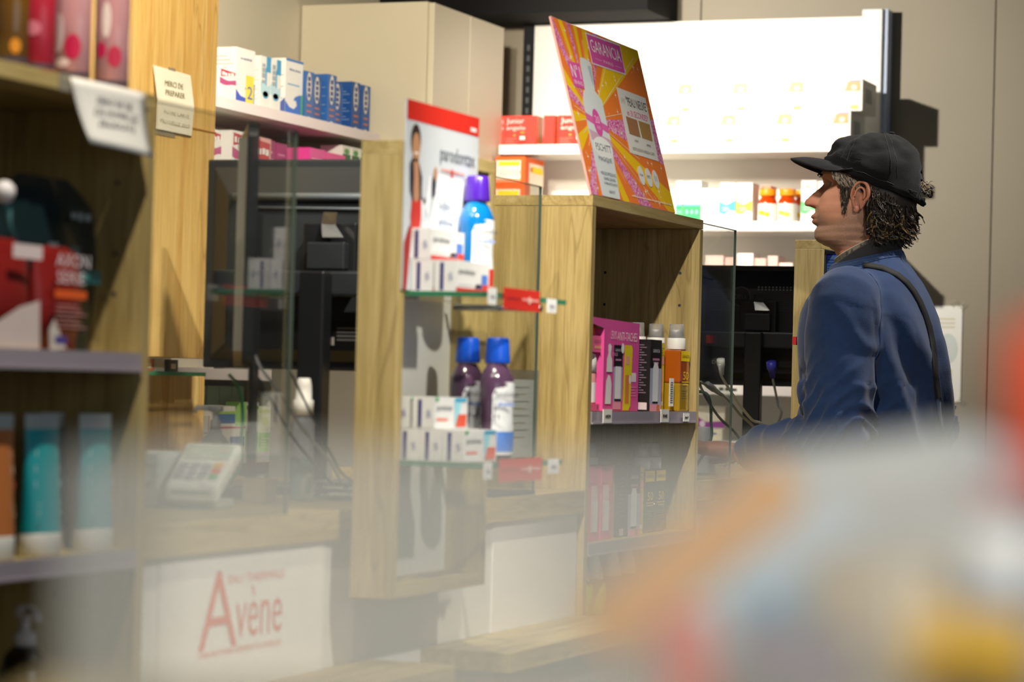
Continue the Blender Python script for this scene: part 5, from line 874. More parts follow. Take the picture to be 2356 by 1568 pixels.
# ---------------------------------------------------------------- the customer
SKIN = pm('skin', '#c68c6e', rough=.5, var=.12, scale=55, bump=.25, bscale=700)
def skin_nodes():
    nt = SKIN.node_tree; b = nt.nodes['Principled BSDF']; b.inputs['Subsurface Weight'].default_value = .08; b.inputs['Subsurface Radius'].default_value = (.01, .004, .002)
    at = nt.nodes.new('ShaderNodeAttribute'); at.attribute_name = 'stubble'; n = nt.nodes.new('ShaderNodeTexNoise'); n.inputs['Scale'].default_value = 900; n.inputs['Detail'].default_value = 2
    tc = nt.nodes.new('ShaderNodeTexCoord'); nt.links.new(tc.outputs['Object'], n.inputs['Vector'])
    r = nt.nodes.new('ShaderNodeMapRange'); r.inputs[1].default_value = .35; r.inputs[2].default_value = .62; r.inputs[3].default_value = .35; r.inputs[4].default_value = 1; nt.links.new(n.outputs['Fac'], r.inputs[0])
    mu = nt.nodes.new('ShaderNodeMath'); mu.operation = 'MULTIPLY'; nt.links.new(r.outputs[0], mu.inputs[0]); nt.links.new(at.outputs['Fac'], mu.inputs[1])
    mx = nt.nodes.new('ShaderNodeMix'); mx.data_type = 'RGBA'; mx.inputs[7].default_value = lin('#7d6c5c'); old = b.inputs['Base Color'].links[0].from_socket
    nt.links.new(old, mx.inputs[6]); nt.links.new(mu.outputs[0], mx.inputs[0])
    a2 = nt.nodes.new('ShaderNodeAttribute'); a2.attribute_name = 'flush'; m2 = nt.nodes.new('ShaderNodeMix'); m2.data_type = 'RGBA'; m2.inputs[7].default_value = lin('#a04a3c')
    nt.links.new(mx.outputs[2], m2.inputs[6]); nt.links.new(a2.outputs['Fac'], m2.inputs[0]); nt.links.new(m2.outputs[2], b.inputs['Base Color'])
skin_nodes()
PO = Vector((.21, 5.09, 0))
man = empty('person', PO, 'man in black cap and blue sweatshirt with a shoulder strap, at the counter', 'person'); 
HYAW = math.radians(190); HF = Vector((math.cos(HYAW), math.sin(HYAW), 0)); HL = Vector((-HF.y*1, HF.x, 0))
HO = Vector((.1886, 5.09, 0))
def Hd(a, b, z): return HO+HF*a+HL*b+Vector((0, 0, z))   # a forward, b to his left
def ip(x, tab):
    if x <= tab[0][0]: return tab[0][1]
    for (x0, y0), (x1, y1) in zip(tab, tab[1:]):
        if x <= x1:
            t = (x-x0)/(x1-x0); t = t*t*(3-2*t) if abs(y1-y0) > 0 else t; return y0+(y1-y0)*t
    return tab[-1][1]
def ipl(x, tab):
    if x <= tab[0][0]: return tab[0][1]
    for (x0, y0), (x1, y1) in zip(tab, tab[1:]):
        if x <= x1: return y0+(y1-y0)*(x-x0)/(x1-x0)
    return tab[-1][1]
FRONT = [(1.40, .040), (1.45, .040), (1.468, .045), (1.481, .051), (1.490, .062), (1.4955, .076), (1.502, .088), (1.510, .0935), (1.522, .094), (1.531, .0885), (1.540, .092), (1.553, .094), (1.566, .092), (1.576, .0885), (1.590, .083), (1.603, .077), (1.612, .073), (1.618, .0725), (1.626, .079), (1.634, .0835), (1.648, .077), (1.665, .062), (1.69, .035), (1.708, .0)]
BACK = [(1.40, -.062), (1.46, -.058), (1.50, -.056), (1.53, -.066), (1.56, -.082), (1.60, -.095), (1.64, -.098), (1.68, -.080), (1.708, -.045)]
WID = [(1.40, .062), (1.46, .055), (1.485, .053), (1.50, .0545), (1.515, .058), (1.53, .061), (1.55, .064), (1.575, .0675), (1.60, .070), (1.63, .072), (1.655, .068), (1.675, .060), (1.695, .040), (1.708, .012)]
NOSE = [(1.560, 0), (1.568, .002), (1.5707, .012), (1.574, .0245), (1.579, .0275), (1.584, .0275), (1.590, .0235), (1.597, .0195), (1.603, .0150), (1.609, .0105), (1.613, .0075), (1.619, .0045), (1.626, .001), (1.632, 0)]
NSIG = [(1.568, .017), (1.575, .0155), (1.583, .0125), (1.592, .0095), (1.605, .0075), (1.625, .008)]
LIPS = [(1.5325, 0), (1.5375, .0065), (1.5405, .008), (1.5440, .0065), (1.5462, .0035), (1.549, .0085), (1.553, .0078), (1.556, .003), (1.560, 0)]
def head_mesh(mb, cols):
    NZ, NA = 150, 112; rows = []
    for i in range(NZ+1):
        z = 1.405+(1.706-1.405)*i/NZ; f = ip(z, FRONT) if z < 1.5 else ipl(z, FRONT); bk = ip(z, BACK); w_ = ip(z, WID); row = []
        c = (f+bk)/2; c += (.012 if z > 1.5 else .004); 
        for k in range(NA):
            t = 2*math.pi*(k+.0)/NA; ca, sa = math.cos(t), math.sin(t)
            A = (f-c) if ca > 0 else (c-bk); n = 2.25 if ca > 0 else 2.0
            r = (abs(ca/A)**n+abs(sa/w_)**n)**(-1/n); a = c+r*ca; b = r*sa
            if ca > 0:
                # chin wedge: the jaw narrows towards the chin
                if z < 1.56: b *= 1-.18*max(0, (a-.03)/.06)*min(1, (1.56-z)/.03)
                g = lambda s: math.exp(-(b/s)**2)
                a += ip(z, NOSE)*g(ip(z, NSIG)); a += ipl(z, LIPS)*math.exp(-(b/.021)**4)*.9
                a -= .0105*math.exp(-((abs(b)-.030)/.0115)**2-((z-1.6165)/.0085)**2)        # eye socket
                a += .0042*math.exp(-((abs(b)-.030)/.020)**2-((z-1.6345)/.0055)**2)         # brow
                a += .0035*math.exp(-((abs(b)-.046)/.014)**2-((z-1.588)/.014)**2)            # cheekbone
                a += .0050*math.exp(-((abs(b)-.0155)/.0055)**2-((z-1.5755)/.0055)**2)*1.2    # nostril wing
                a -= .0022*math.exp(-((abs(b)-.027)/.006)**2-((z-1.560)/.012)**2)            # fold beside the mouth
                a -= .0015*math.exp(-(b/.004)**2-((z-1.562)/.005)**2)
            # jaw line and hollow beneath the ear
            b *= 1-.05*math.exp(-((z-1.49)/.012)**2-((a-.02)/.03)**2)
            st = 0
            lim = 1.572 if abs(b) > .03 else 1.566
            up_ = ipl(a, [(-.02, 1.61), (.005, 1.598), (.02, 1.580), (.04, 1.560), (.06, 1.556), (.078, 1.570), (.09, 1.577)])
            if a > -.012 and z > 1.478: st = max(0, min(1, (up_-z)/.028))**1.3*max(0, min(1, (z-1.475)/.02))
            if abs(b) < .022 and 1.5375 < z < 1.556 and a > .08: st *= .15
            fl = .5*math.exp(-((z-1.579)/.010)**2-(b/.02)**2)*(a > .09)+.55*(abs(b) < .021 and 1.5385 < z < 1.5555 and a > .085)+.22*max(0, min(1, (1.50-z)/.03))
            fl += .45*math.exp(-((abs(b)-.016)/.006)**2-((z-1.574)/.006)**2)
            cols.append((st*.85, min(.8, fl))); row.append(Hd(a, b, z))
        rows.append(row)
    mb.grid(rows, SKIN, closed=True)
    b0 = len(mb.v)-len(rows)*NA; mb.f.append(tuple(b0+len(rows)*NA-NA+i for i in range(NA))); mb.mi.append(mb.mat(SKIN)); mb.sm.append(True)
def ear(mb, cols, s):
    n0 = len(mb.v); cA, cZ = .001, 1.589
    def E(u, v, h): # u back, v up, h out
        q = .30; return Hd(cA-u*.92-h*.30+v*-.10, s*(.0665+h+max(0, u)*.42), cZ+v)
    rim = []
    for k in range(29):
        t = math.radians(-62+k*(300)/28); ru = .0185 if math.sin(t) > -.2 else .015; u = ru*math.cos(math.pi-t)*-1; v = .0275*math.sin(t)
        if v < 0: v *= 1.12; u *= (1-.35*(-v/.03))
        rim.append((u-.001, v))
    path = [E(u, v, .0075+.002*math.sin(k*.2)) for k, (u, v) in enumerate(rim)]
    mb.tube(path, [.0022+.0016*math.sin(math.pi*min(1, k/20)) for k in range(29)], SKIN, 8)
    anti = [E(u*.58-.0005, v*.62-.001, .0070) for u, v in rim[4:24]]; mb.tube(anti, .0022, SKIN, 8)
    # ear plate
    rows = []
    for i in range(8):
        q = i/7; rows.append([E(u*(1-q), v*(1-q), .0065-.0075*math.sin(q*math.pi/2)) for u, v in rim])
    mb.grid(rows, SKIN)
    rows = [[E(u*(1+.0*q), v, .0085-.014*q) for u, v in rim] for q in (0, .5, 1)]; mb.grid(rows, SKIN)
    # lobe and tragus
    for (u, v, h, r1, r2) in ((-.0045, -.0265, .0055, .0062, .0075), (-.0125, -.004, .0045, .0042, .0065)):
        rr_ = []
        for i in range(7):
            p = -math.pi/2+math.pi*i/6; rr_.append([E(u+r1*math.cos(p)*math.cos(t), v+r2*math.sin(p), h+r1*.55*math.cos(p)*math.sin(t)) for t in [2*math.pi*k/12 for k in range(12)]])
        mb.grid(rr_, SKIN, closed=True)
    for v in mb.v[n0:]: cols.append((0, .30))
def evaluated(mb, name, voxel, smooth=6, mats=None):
    o = mb.build(name); q = o.modifiers.new('r', 'REMESH'); q.mode = 'VOXEL'; q.voxel_size = voxel; q.use_smooth_shade = True
    q = o.modifiers.new('s', 'SMOOTH'); q.iterations = smooth; q.factor = .5
    dg = bpy.context.evaluated_depsgraph_get(); me = bpy.data.meshes.new_from_object(o.evaluated_get(dg)); bpy.data.objects.remove(o); return me
def ell(cx, cy, A, B, z, n=40, e=2.3, tilt=0, ty=0):
    out = []
    for k in range(n):
        t = 2*math.pi*k/n; ca, sa = math.cos(t), math.sin(t); r = (abs(ca/A)**e+abs(sa/B)**e)**(-1/e); out.append(Vector((cx+r*ca, cy+r*sa, z+tilt*r*ca+ty*abs(r*sa))))
    return out
def loft(mb, rows, mt, cap=True):
    n = len(rows[0]); mb.grid(rows, mt, closed=True); b0 = len(mb.v)-len(rows)*n
    if cap: k = mb.mat(mt); mb.f += [tuple(b0+i for i in reversed(range(n))), tuple(b0+(len(rows)-1)*n+i for i in range(n))]; mb.mi += [k, k]; mb.sm += [True, True]
def limb(mb, pts, rad, mt, seg=20):
    P = [Vector(p) for p in pts]; path, rs = [], []
    for i in range(len(P)-1):
        p0, p1, p2, p3 = P[max(i-1, 0)], P[i], P[i+1], P[min(i+2, len(P)-1)]
        for k in range(5):
            t = k/5; path.append(.5*((2*p1)+(-p0+p2)*t+(2*p0-5*p1+4*p2-p3)*t*t+(-p0+3*p1-3*p2+p3)*t**3)); rs.append(rad[i]*(1-t)+rad[i+1]*t)
    path.append(P[-1]); rs.append(rad[-1]); mb.tube(path, rs, mt, seg)
    for p, r in ((path[0], rs[0]), (path[-1], rs[-1])): ball(mb, p, r*.96, mt)
def ball(mb, c, r, mt, n=12, sc=(1, 1, 1)):
    c = Vector(c); rows = [[c+Vector((r*math.cos(-math.pi/2+math.pi*i/8)*math.cos(2*math.pi*k/n)*sc[0], r*math.cos(-math.pi/2+math.pi*i/8)*math.sin(2*math.pi*k/n)*sc[1], r*math.sin(-math.pi/2+math.pi*i/8)*sc[2])) for k in range(n)] for i in range(9)]
    mb.grid(rows, mt, closed=True)
# arms: shoulder, elbow, wrist
LS, LE, LW = Vector((.205, 4.905, 1.372)), Vector((.212, 4.845, 1.108)), Vector((-.005, 4.955, 1.078))
RS, RE, RW = Vector((.205, 5.275, 1.375)), Vector((.28, 5.335, 1.13)), Vector((.10, 5.16, 1.075))
def hand(mb, wr, d, side):
    d = Vector(d).normalized(); sx = Vector((-d.y, d.x, 0)).normalized()*side; upv = Vector((0, 0, 1))
    palm = wr+d*.055+upv*.004
    for t in range(6): ball(mb, wr+d*(.012+.014*t)+upv*(.002+.004*math.sin(t*.6)), .023, SKIN, 14, (1, 1, .62)); 
    for off in (-.022, -.008, .008, .022): limb(mb, [wr+d*.015+sx*off*.5, wr+d*.088+sx*off+upv*.003], [.016, .0118], SKIN, 12)
    for off, L_, cu in ((.027, .066, .9), (.009, .078, 1.0), (-.009, .073, 1.05), (-.026, .058, 1.1)):
        b0 = wr+d*.088+sx*off+upv*.003; dd_ = (d+sx*off*3).normalized(); p1 = b0+dd_*L_*.42+upv*.006; p2 = p1+dd_*L_*.26-upv*L_*.20*cu; p3 = p2+dd_*L_*.10-upv*L_*.26*cu
        limb(mb, [b0, p1, p2, p3], [.0098, .0088, .0080, .0066], SKIN, 12)
    b0 = wr+d*.025+sx*.020-upv*.004; limb(mb, [b0, b0+sx*.022+d*.022-upv*.006, b0+sx*.030+d*.046-upv*.014, b0+sx*.030+d*.066-upv*.020], [.0145, .0115, .0098, .0078], SKIN, 12)
core = MB()
loft(core, [ell(.225, 5.09, .11, .165, .90), ell(.225, 5.09, .105, .155, 1.05), ell(.215, 5.09, .115, .17, 1.25), ell(.205, 5.09, .10, .175, 1.36), ell(.203, 5.09, .07, .11, 1.41), ell(.203, 5.09, .052, .052, 1.44), ell(.2, 5.09, .05, .05, 1.50)], SKIN)
for S, E_, W_ in ((LS, LE, LW), (RS, RE, RW)): limb(core, [S-Vector((0, 0, .01)), (S+E_)/2, E_, (E_+W_)/2, W_], [.05, .046, .04, .036, .026], SKIN)
hand(core, LW, (-1, .12, .03), -1); hand(core, RW, (-1, -.35, -.05), 1)
for sy in (-1, 1): limb(core, [(.23, 5.09+sy*.085, .90), (.225, 5.09+sy*.10, .50), (.25, 5.09+sy*.11, .10)], [.085, .055, .04], SKIN)
me = evaluated(core, 'core', .0045, 4)
body = MB(); cols = []
body.v = [v.co.copy() for v in me.vertices]; body.f = [tuple(p.vertices) for p in me.polygons]; k = body.mat(SKIN); body.mi = [k]*len(body.f); body.sm = [True]*len(body.f); cols += [(0, .25 if v.co.x < .02 and v.co.z < 1.2 else .05) for v in me.vertices]
head_mesh(body, cols); ear(body, cols, 1); ear(body, cols, -1)
while len(cols) < len(body.v): cols.append((0, 0))
bo = body.build('body', man)
for nm, ix in (('stubble', 0), ('flush', 1)):
    at = bo.data.attributes.new(nm, 'FLOAT', 'POINT'); at.data.foreach_set('value', [c[ix] for c in cols[:len(bo.data.vertices)]])
# eyes, lids, brows
for s in (1, -1):
    m = MB(); c = Hd(.0535, s*.031, 1.6158); ball(m, c, .0115, '#8f8278', 20); fr = None
    d = HF; m.lathe((0, 0, 0), [(0, 0)], '#3a2c20') if 0 else None
    p = c+d*.0104; sd_ = HL; uu = Vector((0, 0, 1))
    m.add([p+sd_*.0056*math.cos(t)+uu*.0056*math.sin(t) for t in [2*math.pi*k/16 for k in range(16)]]+[p+d*.0016], [(k, (k+1) % 16, 16) for k in range(16)], '#4a3a2c'); m.build('eye', man)
    m = MB(); rows = []
    for q in range(5): rows.append([Hd(.0535+.0127*math.cos(math.radians(18+q*14))*math.cos(math.radians(aa)), s*.031+.0127*math.sin(math.radians(aa)), 1.6158+.0127*math.sin(math.radians(18+q*14))) for aa in range(-70, 71, 14)])
    m.grid(rows, SKIN); rows = []
    for q in range(4): rows.append([Hd(.0535+.0126*math.cos(math.radians(-22-q*14))*math.cos(math.radians(aa)), s*.031+.0126*math.sin(math.radians(aa)), 1.6158+.0126*math.sin(math.radians(-22-q*14))) for aa in range(-70, 71, 14)])
    m.grid(rows, SKIN); m.build('eyelids', man)
HAIRD = pm('hair_dark', '#2b2118', rough=.38, var=.3, scale=120, spec=.6); HAIRG = pm('hair_grey', '#8d8170', rough=.38, var=.25, scale=120, spec=.6); HAIRB = pm('hair_blonde', '#7a6138', rough=.38, var=.3, scale=120, spec=.6)
rh = random.Random(11)
def strand(mb, p, d, ln, r0, mt, curl=.004, turns=1.5, seg=5, n=11):
    d = Vector(d).normalized(); a = d.cross(Vector((.3, .2, 1))).normalized(); b = d.cross(a); ph = rh.random()*6.28; pts = []; rs = []
    for k in range(n):
        t = k/(n-1); g = Vector((0, 0, -1))*ln*.25*t*t; pts.append(Vector(p)+d*ln*t+g+(a*math.cos(ph+turns*6.28*t)+b*math.sin(ph+turns*6.28*t))*curl*min(1, t*3)); rs.append(r0*(1-.75*t)+.0002)
    mb.tube(pts, rs, mt, seg)
hair = MB()
# base mass behind and above the ear, under the cap
rows = []
for i in range(17):
    z = 1.513+(1.655-1.513)*i/16; row = []
    bk = ip(z, [(1.513, -.076), (1.535, -.100), (1.56, -.106), (1.60, -.110), (1.655, -.108)]); fr_a = ip(z, [(1.513, -.040), (1.545, -.024), (1.56, -.020), (1.60, -.024), (1.614, .012), (1.63, .034), (1.655, .046)])
    w_ = ip(z, WID)+.0065
    for k in range(31):
        t = -1+2*k/30; aa = abs(t); c = -.01
        th = aa*math.pi/2*1.0; # from back (0) to side front (1)
        if aa < .62: u = aa/.62*math.pi/2; a = c-(c-bk)*math.cos(u)**.9; b = w_*math.sin(u)**.9
        else: u = (aa-.62)/.38; a = c+(fr_a-c)*u; b = w_*(1-.16*u**2)
        nz = noise.noise(Vector((a*60, b*60*t, z*60)))*.005; row.append(Hd(a*(1+nz*2), math.copysign(b+nz, t), z+nz))
    rows.append(row)
hair.grid(rows, HAIRD)
def band(a): return 1.5765+(a+.1235)*.3648
def lock(p, d, out, ln, r0, mt, curl, turns):
    d = Vector(d).normalized(); b = (out-d*out.dot(d)).normalized(); a = d.cross(b); ph = rh.uniform(-.8, .8); pts = []; rs = []; n = 12
    for k in range(n):
        t = k/(n-1); g = ph+turns*6.28*t; pts.append(Vector(p)+d*ln*t+(a*math.sin(g)+b*(math.cos(g)*.6+.25))*curl*min(1, t*2.5)); rs.append(r0*(.55+.45*math.sin(math.pi*min(1, t*1.25+.1)))*(1-.55*t)+.0002)
    for q in range(3):
        o_ = a*rh.uniform(-.8, .8)*r0*1.6+b*rh.uniform(-.5, .8)*r0*1.4; hair.tube([p_+o_*(1-.3*k/n) for k, p_ in enumerate(pts)], [x*.62 for x in rs], mt, 5)
def scalp(side):
    for _ in range(1150):
        z = rh.uniform(1.512, 1.640); bk = ip(z, [(1.513, -.072), (1.535, -.097), (1.56, -.103), (1.60, -.106), (1.655, -.106)]); w_ = ip(z, WID)+.006; fa = ip(z, [(1.513, -.040), (1.545, -.030), (1.60, -.024), (1.618, .006), (1.63, .026), (1.645, .040)])
        q = rh.random()
        if q < .6: u = rh.random()*math.pi/2; a = -.01-(-.01-bk)*math.cos(u); b = w_*math.sin(u)
        else: a = rh.uniform(-.025, fa) if fa > -.02 else -.035; b = w_
        if z > band(a)-.006 or (-.022 < a < .018 and z < 1.622): continue
        b *= side; out = (HF*(a+.01)+HL*b).normalized(); greyp = .85 if a > .0 else .07
        wd = HF*(-.5 if a > -.03 else rh.uniform(-.35, .35))+HL*rh.uniform(-.25, .25)+Vector((0, 0, rh.uniform(-1, -.25)))
        if z < 1.53: wd += Vector((0, 0, .5))+out*.3
        u_ = rh.random(); mt = HAIRG if u_ < greyp else (HAIRB if u_ > .80 and z < 1.57 else HAIRD)
        lock(Hd(a, b, z), wd, out, rh.uniform(.020, .036), rh.uniform(.0014, .0023), mt, rh.uniform(.0035, .006), rh.uniform(.5, .95))
scalp(1); scalp(-1)
for _ in range(420):   # temple lock
    t = rh.random(); a = .054-.056*t+rh.uniform(-.005, .005); z = min(1.646-.020*t+rh.uniform(-.020, .004), band(a)-.003); lock(Hd(a, .0715-.001*t, z), HF*(-.6)+Vector((0, 0, -.7)), HL, rh.uniform(.014, .024), .0011, HAIRG if rh.random() < .6 else HAIRD, .002, .6)
for _ in range(210):
    t = rh.random()**1.3; z = 1.618-.052*t; a = .029+.002*t+rh.uniform(-.013, .011)*(1-.75*t); strand(hair, Hd(a, ip(z, WID)-.0008, z), HF*.05+HL*.03+Vector((0, 0, -1)), .012, .0008, HAIRD if rh.random() < .9 else HAIRG, .001, .5)
for _ in range(60):   # tuft in the opening of the cap, flyaways
    strand(hair, Hd(-.110+rh.uniform(-.004, .004), rh.uniform(-.02, .03), 1.612+rh.uniform(-.008, .010)), HF*-1+HL*rh.uniform(-.5, .5)+Vector((0, 0, rh.uniform(-.4, .4))), rh.uniform(.016, .032), .0009, rh.choice((HAIRB, HAIRD, HAIRG)), .003, 1.2, 4)
for _ in range(26):
    z = rh.uniform(1.51, 1.545); strand(hair, Hd(rh.uniform(-.10, -.07), rh.uniform(-.04, .05), z), HF*-.8+HL*rh.uniform(-.4, .4)+Vector((0, 0, rh.uniform(-.6, .4))), rh.uniform(.012, .022), .0004, HAIRD, .003, 1.5, 4)
for s in (1, -1):
    for k in range(60): t = k/60; strand(hair, Hd(.0875-.012*t*t, s*(.012+.034*t), 1.6318+.004*math.sin(t*3)), HF*.12+HL*s*.9+Vector((0, 0, .25-.6*t)), .008, .0006, HAIRD, .0003, .3, 4, 5)
hair.build('hair', man)
# cap
CAPM = pm('cap_cloth', '#0b0c0e', rough=.9, var=.2, scale=300, bump=.6, bscale=900, sheen=.06, spec=.25)
cap = MB(); rows = []; N = 64
def crown(phi, t, g=0):
    ca, sa = math.cos(phi), math.sin(phi); ea = -.020+(.098+g)*ca if ca > 0 else -.020+(.1035+g)*ca; eb = (.083+g)*sa
    ze = 1.5765+(ea+.1235)*(1.650-1.5765)/(.2015); ta, tz = -.030, 1.7195+g
    n = 2.2 if ca > 0 else 2.2+1.1*abs(ca); h = math.sin(t*math.pi/2)**.95; f = max(0, 1-h**n)**(1/2.2)
    wr = noise.noise(Vector((ea*28, eb*28, h*3.4)))*.0055*math.sin(math.pi*min(1, t*1.15))+noise.noise(Vector((ea*45+7, eb*20, h*16)))*.0034*(1-t)**.7
    return Hd(ta+(ea-ta)*f+wr*ca, eb*f+wr*sa, ze+(tz-ze)*h+wr)
for i in range(27):
    t = 1-(1-i/26)**1.35; row = []
    for k in range(N):
        phi = 2*math.pi*k/N; row.append(crown(phi, t))
    rows.append(row)
# opening at the back: leave out low faces there
fs = []
pts = [p for r in rows for p in r]
for i in range(26):
    for k in range(N):
        phi = 2*math.pi*(k+.5)/N; d = abs(phi-math.pi)/.42; hgt = i/26*1.35
        if d < 1 and 0.05 < hgt < .33*math.sqrt(1-d*d): continue
        fs.append((i*N+k, i*N+(k+1) % N, (i+1)*N+(k+1) % N, (i+1)*N+k))
cap.add(pts, fs, CAPM, True); cr = cap.build('cap', man, solid=.0018)
m = MB(); ball(m, Hd(-.055, 0, 1.7195), .0065, CAPM, 14, (1, 1, .55)); m.build('cap_button', man)
STI = pm('cap_stitch', '#2a2b2d', rough=.8, var=.1)
m = MB()
for ph in (52, 60, 112, 120, -55, -115, 172, -172):
    m.tube([crown(math.radians(ph), t/20, .0012) for t in range(3, 20)], .0005, STI, 4)
m.tube([crown(math.radians(a), .07, .0014) for a in range(-150, 151, 6)], .0006, STI, 4); m.build('stitching', man)
m = MB(); rows = []
for i in range(9):
    u = i/8; row = []
    for k in range(41):
        s = -1+2*k/40; e = abs(s)
        ia = -.020+.098*math.cos(s*1.28); ib = .083*math.sin(s*1.28); iz = 1.5765+(ia+.1235)*.3648+.018*math.cos(s*1.28)-.004
        pin = crown(s*1.28, .02+.10*math.cos(s*1.28), -.003); oa = .1445-.128*e**2.5; ob = .080*math.sin(s*1.45)/math.sin(1.45); oz = 1.6665-.036*min(1, e*1.12)**2+.012*max(0, e-.8)/.2
        row.append(pin.lerp(Hd(oa, ob, oz), u)+Vector((0, 0, .004*math.sin(math.pi*u)*(1-e*.5))))
    rows.append(row)
m.grid(rows, CAPM); m.build('brim', man, solid=.0035)
m = MB(); m.tube([crown(math.radians(a), .02, .001) for a in range(158, 203, 4)], .0035, CAPM, 8)
m.tube([Hd(-.1235-.014*math.sin(t), .018*math.cos(t)+.01, 1.602+.013*math.sin(2*t)-.006*math.cos(t)) for t in [math.pi*k/12 for k in range(13)]], .0018, BLACK, 6); m.build('cap_strap', man)
# sweatshirt
SWT = pm('sweatshirt_blue', '#163059', rough=.95, var=.25, scale=90, bump=.3, bscale=600, sheen=.15)
sw = MB()
rings = [(.86, .236, .136, .190), (.90, .236, .142, .197), (.98, .234, .140, .195), (1.08, .230, .143, .198), (1.17, .226, .142, .200), (1.25, .222, .141, .202), (1.31, .216, .138, .204), (1.355, .211, .130, .200), (1.39, .206, .115, .182), (1.415, .204, .102, .150), (1.435, .203, .088, .115), (1.452, .202, .076, .088), (1.462, .202, .071, .078)]
loft(sw, [ell(cx_, 5.09, A, B, z, 48, 2.35, tilt=max(0, (z-1.36))*1.9) for z, cx_, A, B in rings], SWT)
for S, E_, W_, rr_ in ((LS, LE, LW, 1), (RS, RE, RW, 1)):
    U = S-Vector((.0, (5.09-S.y)*-.25, -.002)); d = (W_-E_).normalized()
    limb(sw, [U+Vector((0, (5.09-S.y)*.35, .0)), S, S*.6+E_*.4, S*.2+E_*.8, E_, E_+d*.07, E_+d*.15, E_+d*.21], [.062, .070, .071, .067, .062, .060, .052, .043], SWT, 26)
me = evaluated(sw, 'sw', .0055, 7)
def fold(p, n):
    d = 0
    for S, E_, W_, sg in ((LS, LE, LW, 1), (RS, RE, RW, -1)):
        ax = (E_-S).normalized(); q = p-E_; rr_ = q.length
        if (p-S).dot(ax) > .02 and abs(p.y-5.09) > .13:
            t = (p-S).dot(ax); m_ = math.exp(-((rr_)/.11)**2); w1 = noise.noise(p*14)*2.2
            g_ = math.sin(t*80+(p.x-.2)*75+w1*1.2); d += .0085*m_*(1-2*abs(g_)**.7); d += .0025*math.exp(-((t-.10)/.09)**2)*math.sin(t*60-(p.x)*60+w1*2)
        fx = (W_-E_).normalized(); t2 = (p-E_).dot(fx)
        if t2 > .04 and abs(p.y-5.09) > .08 and p.z < 1.22: d += .0032*math.sin(t2*110+noise.noise(p*12)*3)
    # pulls from the armpit to the lower back
    bx = max(0, min(1, (p.x-.20)/.06)); 
    if abs(p.y-5.09) < .215: r_ = (p.z*.55+p.x*1.0+(p.y-5.09)*.9); d += .009*bx*math.sin(r_*48+noise.noise(p*6)*2.5)*max(0, min(1, (1.40-p.z)/.12))
    d *= max(0, min(1, (p.z-.90)/.10))
    d += .0010*noise.noise(p*34)+.004*noise.noise(p*9)
    return d
nv = [v.co+v.normal*fold(v.co, v.normal) for v in me.vertices]
s2 = MB(); s2.v = [Vector(v) for v in nv]; s2.f = [tuple(p.vertices) for p in me.polygons]; k = s2.mat(SWT); s2.mi = [k]*len(s2.f); s2.sm = [True]*len(s2.f)
sweat = s2.build('sweatshirt', man)
bvh = BVHTree.FromPolygons(s2.v, s2.f)
def onto(p, lift=.0015):
    loc, nrm, _, _ = bvh.find_nearest(Vector(p)); return loc+nrm*lift, nrm
# seams
SEAM = pm('seam_blue', '#22406f', rough=.9, var=.1)
m = MB()
for sg in (-1, 1):
    pts = []
    for k in range(25):
        a = math.radians(-200+k*(290)/24+40); c = Vector((.207, 5.09+sg*.172, 1.335)); p, n_ = onto(c+Vector((math.cos(a)*.085, sg*.0, math.sin(a)*.085))+Vector((0, sg*(.035-.05*max(0, math.sin(a))), 0)), .0006); pts.append(p)
    m.tube(pts, .0014, SEAM, 6)
m.tube([onto(Vector((.202+.083*math.cos(t), 5.09+.090*math.sin(t), 1.452+.03*math.cos(t))), .0006)[0] for t in [2*math.pi*k/36 for k in range(37)]], .0013, SEAM, 6)
m.build('seams', man)
# neck rib
m = MB(); rows = []
for z, g in ((1.448, .010), (1.460, .0085), (1.470, .004), (1.476, -.003), (1.470, -.007)): rows.append([Vector((.201+(.068+g)*math.cos(t), 5.09+(.071+g)*math.sin(t), z+.016*math.cos(t)-.006*abs(math.sin(t)))) for t in [2*math.pi*k/40 for k in range(40)]])
m.grid(rows, SWT, closed=True); m.build('neck_rib', man)
# collars
BLKC = pm('collar_black', '#101114', rough=.8, var=.1, sheen=.1); CRM = pm('collar_cream', '#c9bfa8', rough=.8, var=.05)
def ring(r0x, r0y, z, tl, cx_=.196, n=44, op=0): return [Vector((cx_+r0x*math.cos(t), 5.09+r0y*math.sin(t), z+tl*math.cos(t))) for t in [math.radians(180+op)+(2*math.pi-2*math.radians(op))*k/(n-1) for k in range(n)]]
m = MB(); m.grid([ring(.075, .077, 1.440, .030, op=20), ring(.072, .072, 1.462, .034, op=24), ring(.068, .067, 1.481, .040, op=30), ring(.0655, .064, 1.484, .040, op=30), ring(.064, .064, 1.465, .036, op=26)], BLKC); m.build('collar', man, solid=.002)
m = MB(); m.grid([ring(.060, .0595, 1.430, .026, op=10), ring(.060, .0595, 1.46, .030, op=14), ring(.0595, .0590, 1.4935, .031, op=18), ring(.0608, .0603, 1.4935, .031, op=18)], CRM)
m.build('inner_collar', man, solid=.0012)
m = MB()
for i, ch in enumerate('AURA NEW'):
    if ch == ' ': continue
    a = math.radians(232+i*9.5); n_ = Vector((math.cos(a), math.sin(a), 0)); u_ = Vector((-math.sin(a), math.cos(a), 0)); o_ = Vector((.196, 5.09, 1.478+.031*math.cos(a)))+n_*.0612
    m.text((o_, u_, Vector((0, 0, 1)), n_), ch, -.0035, .0035, .004, .0125, INK, .0006)
m.build('collar_lettering', man)
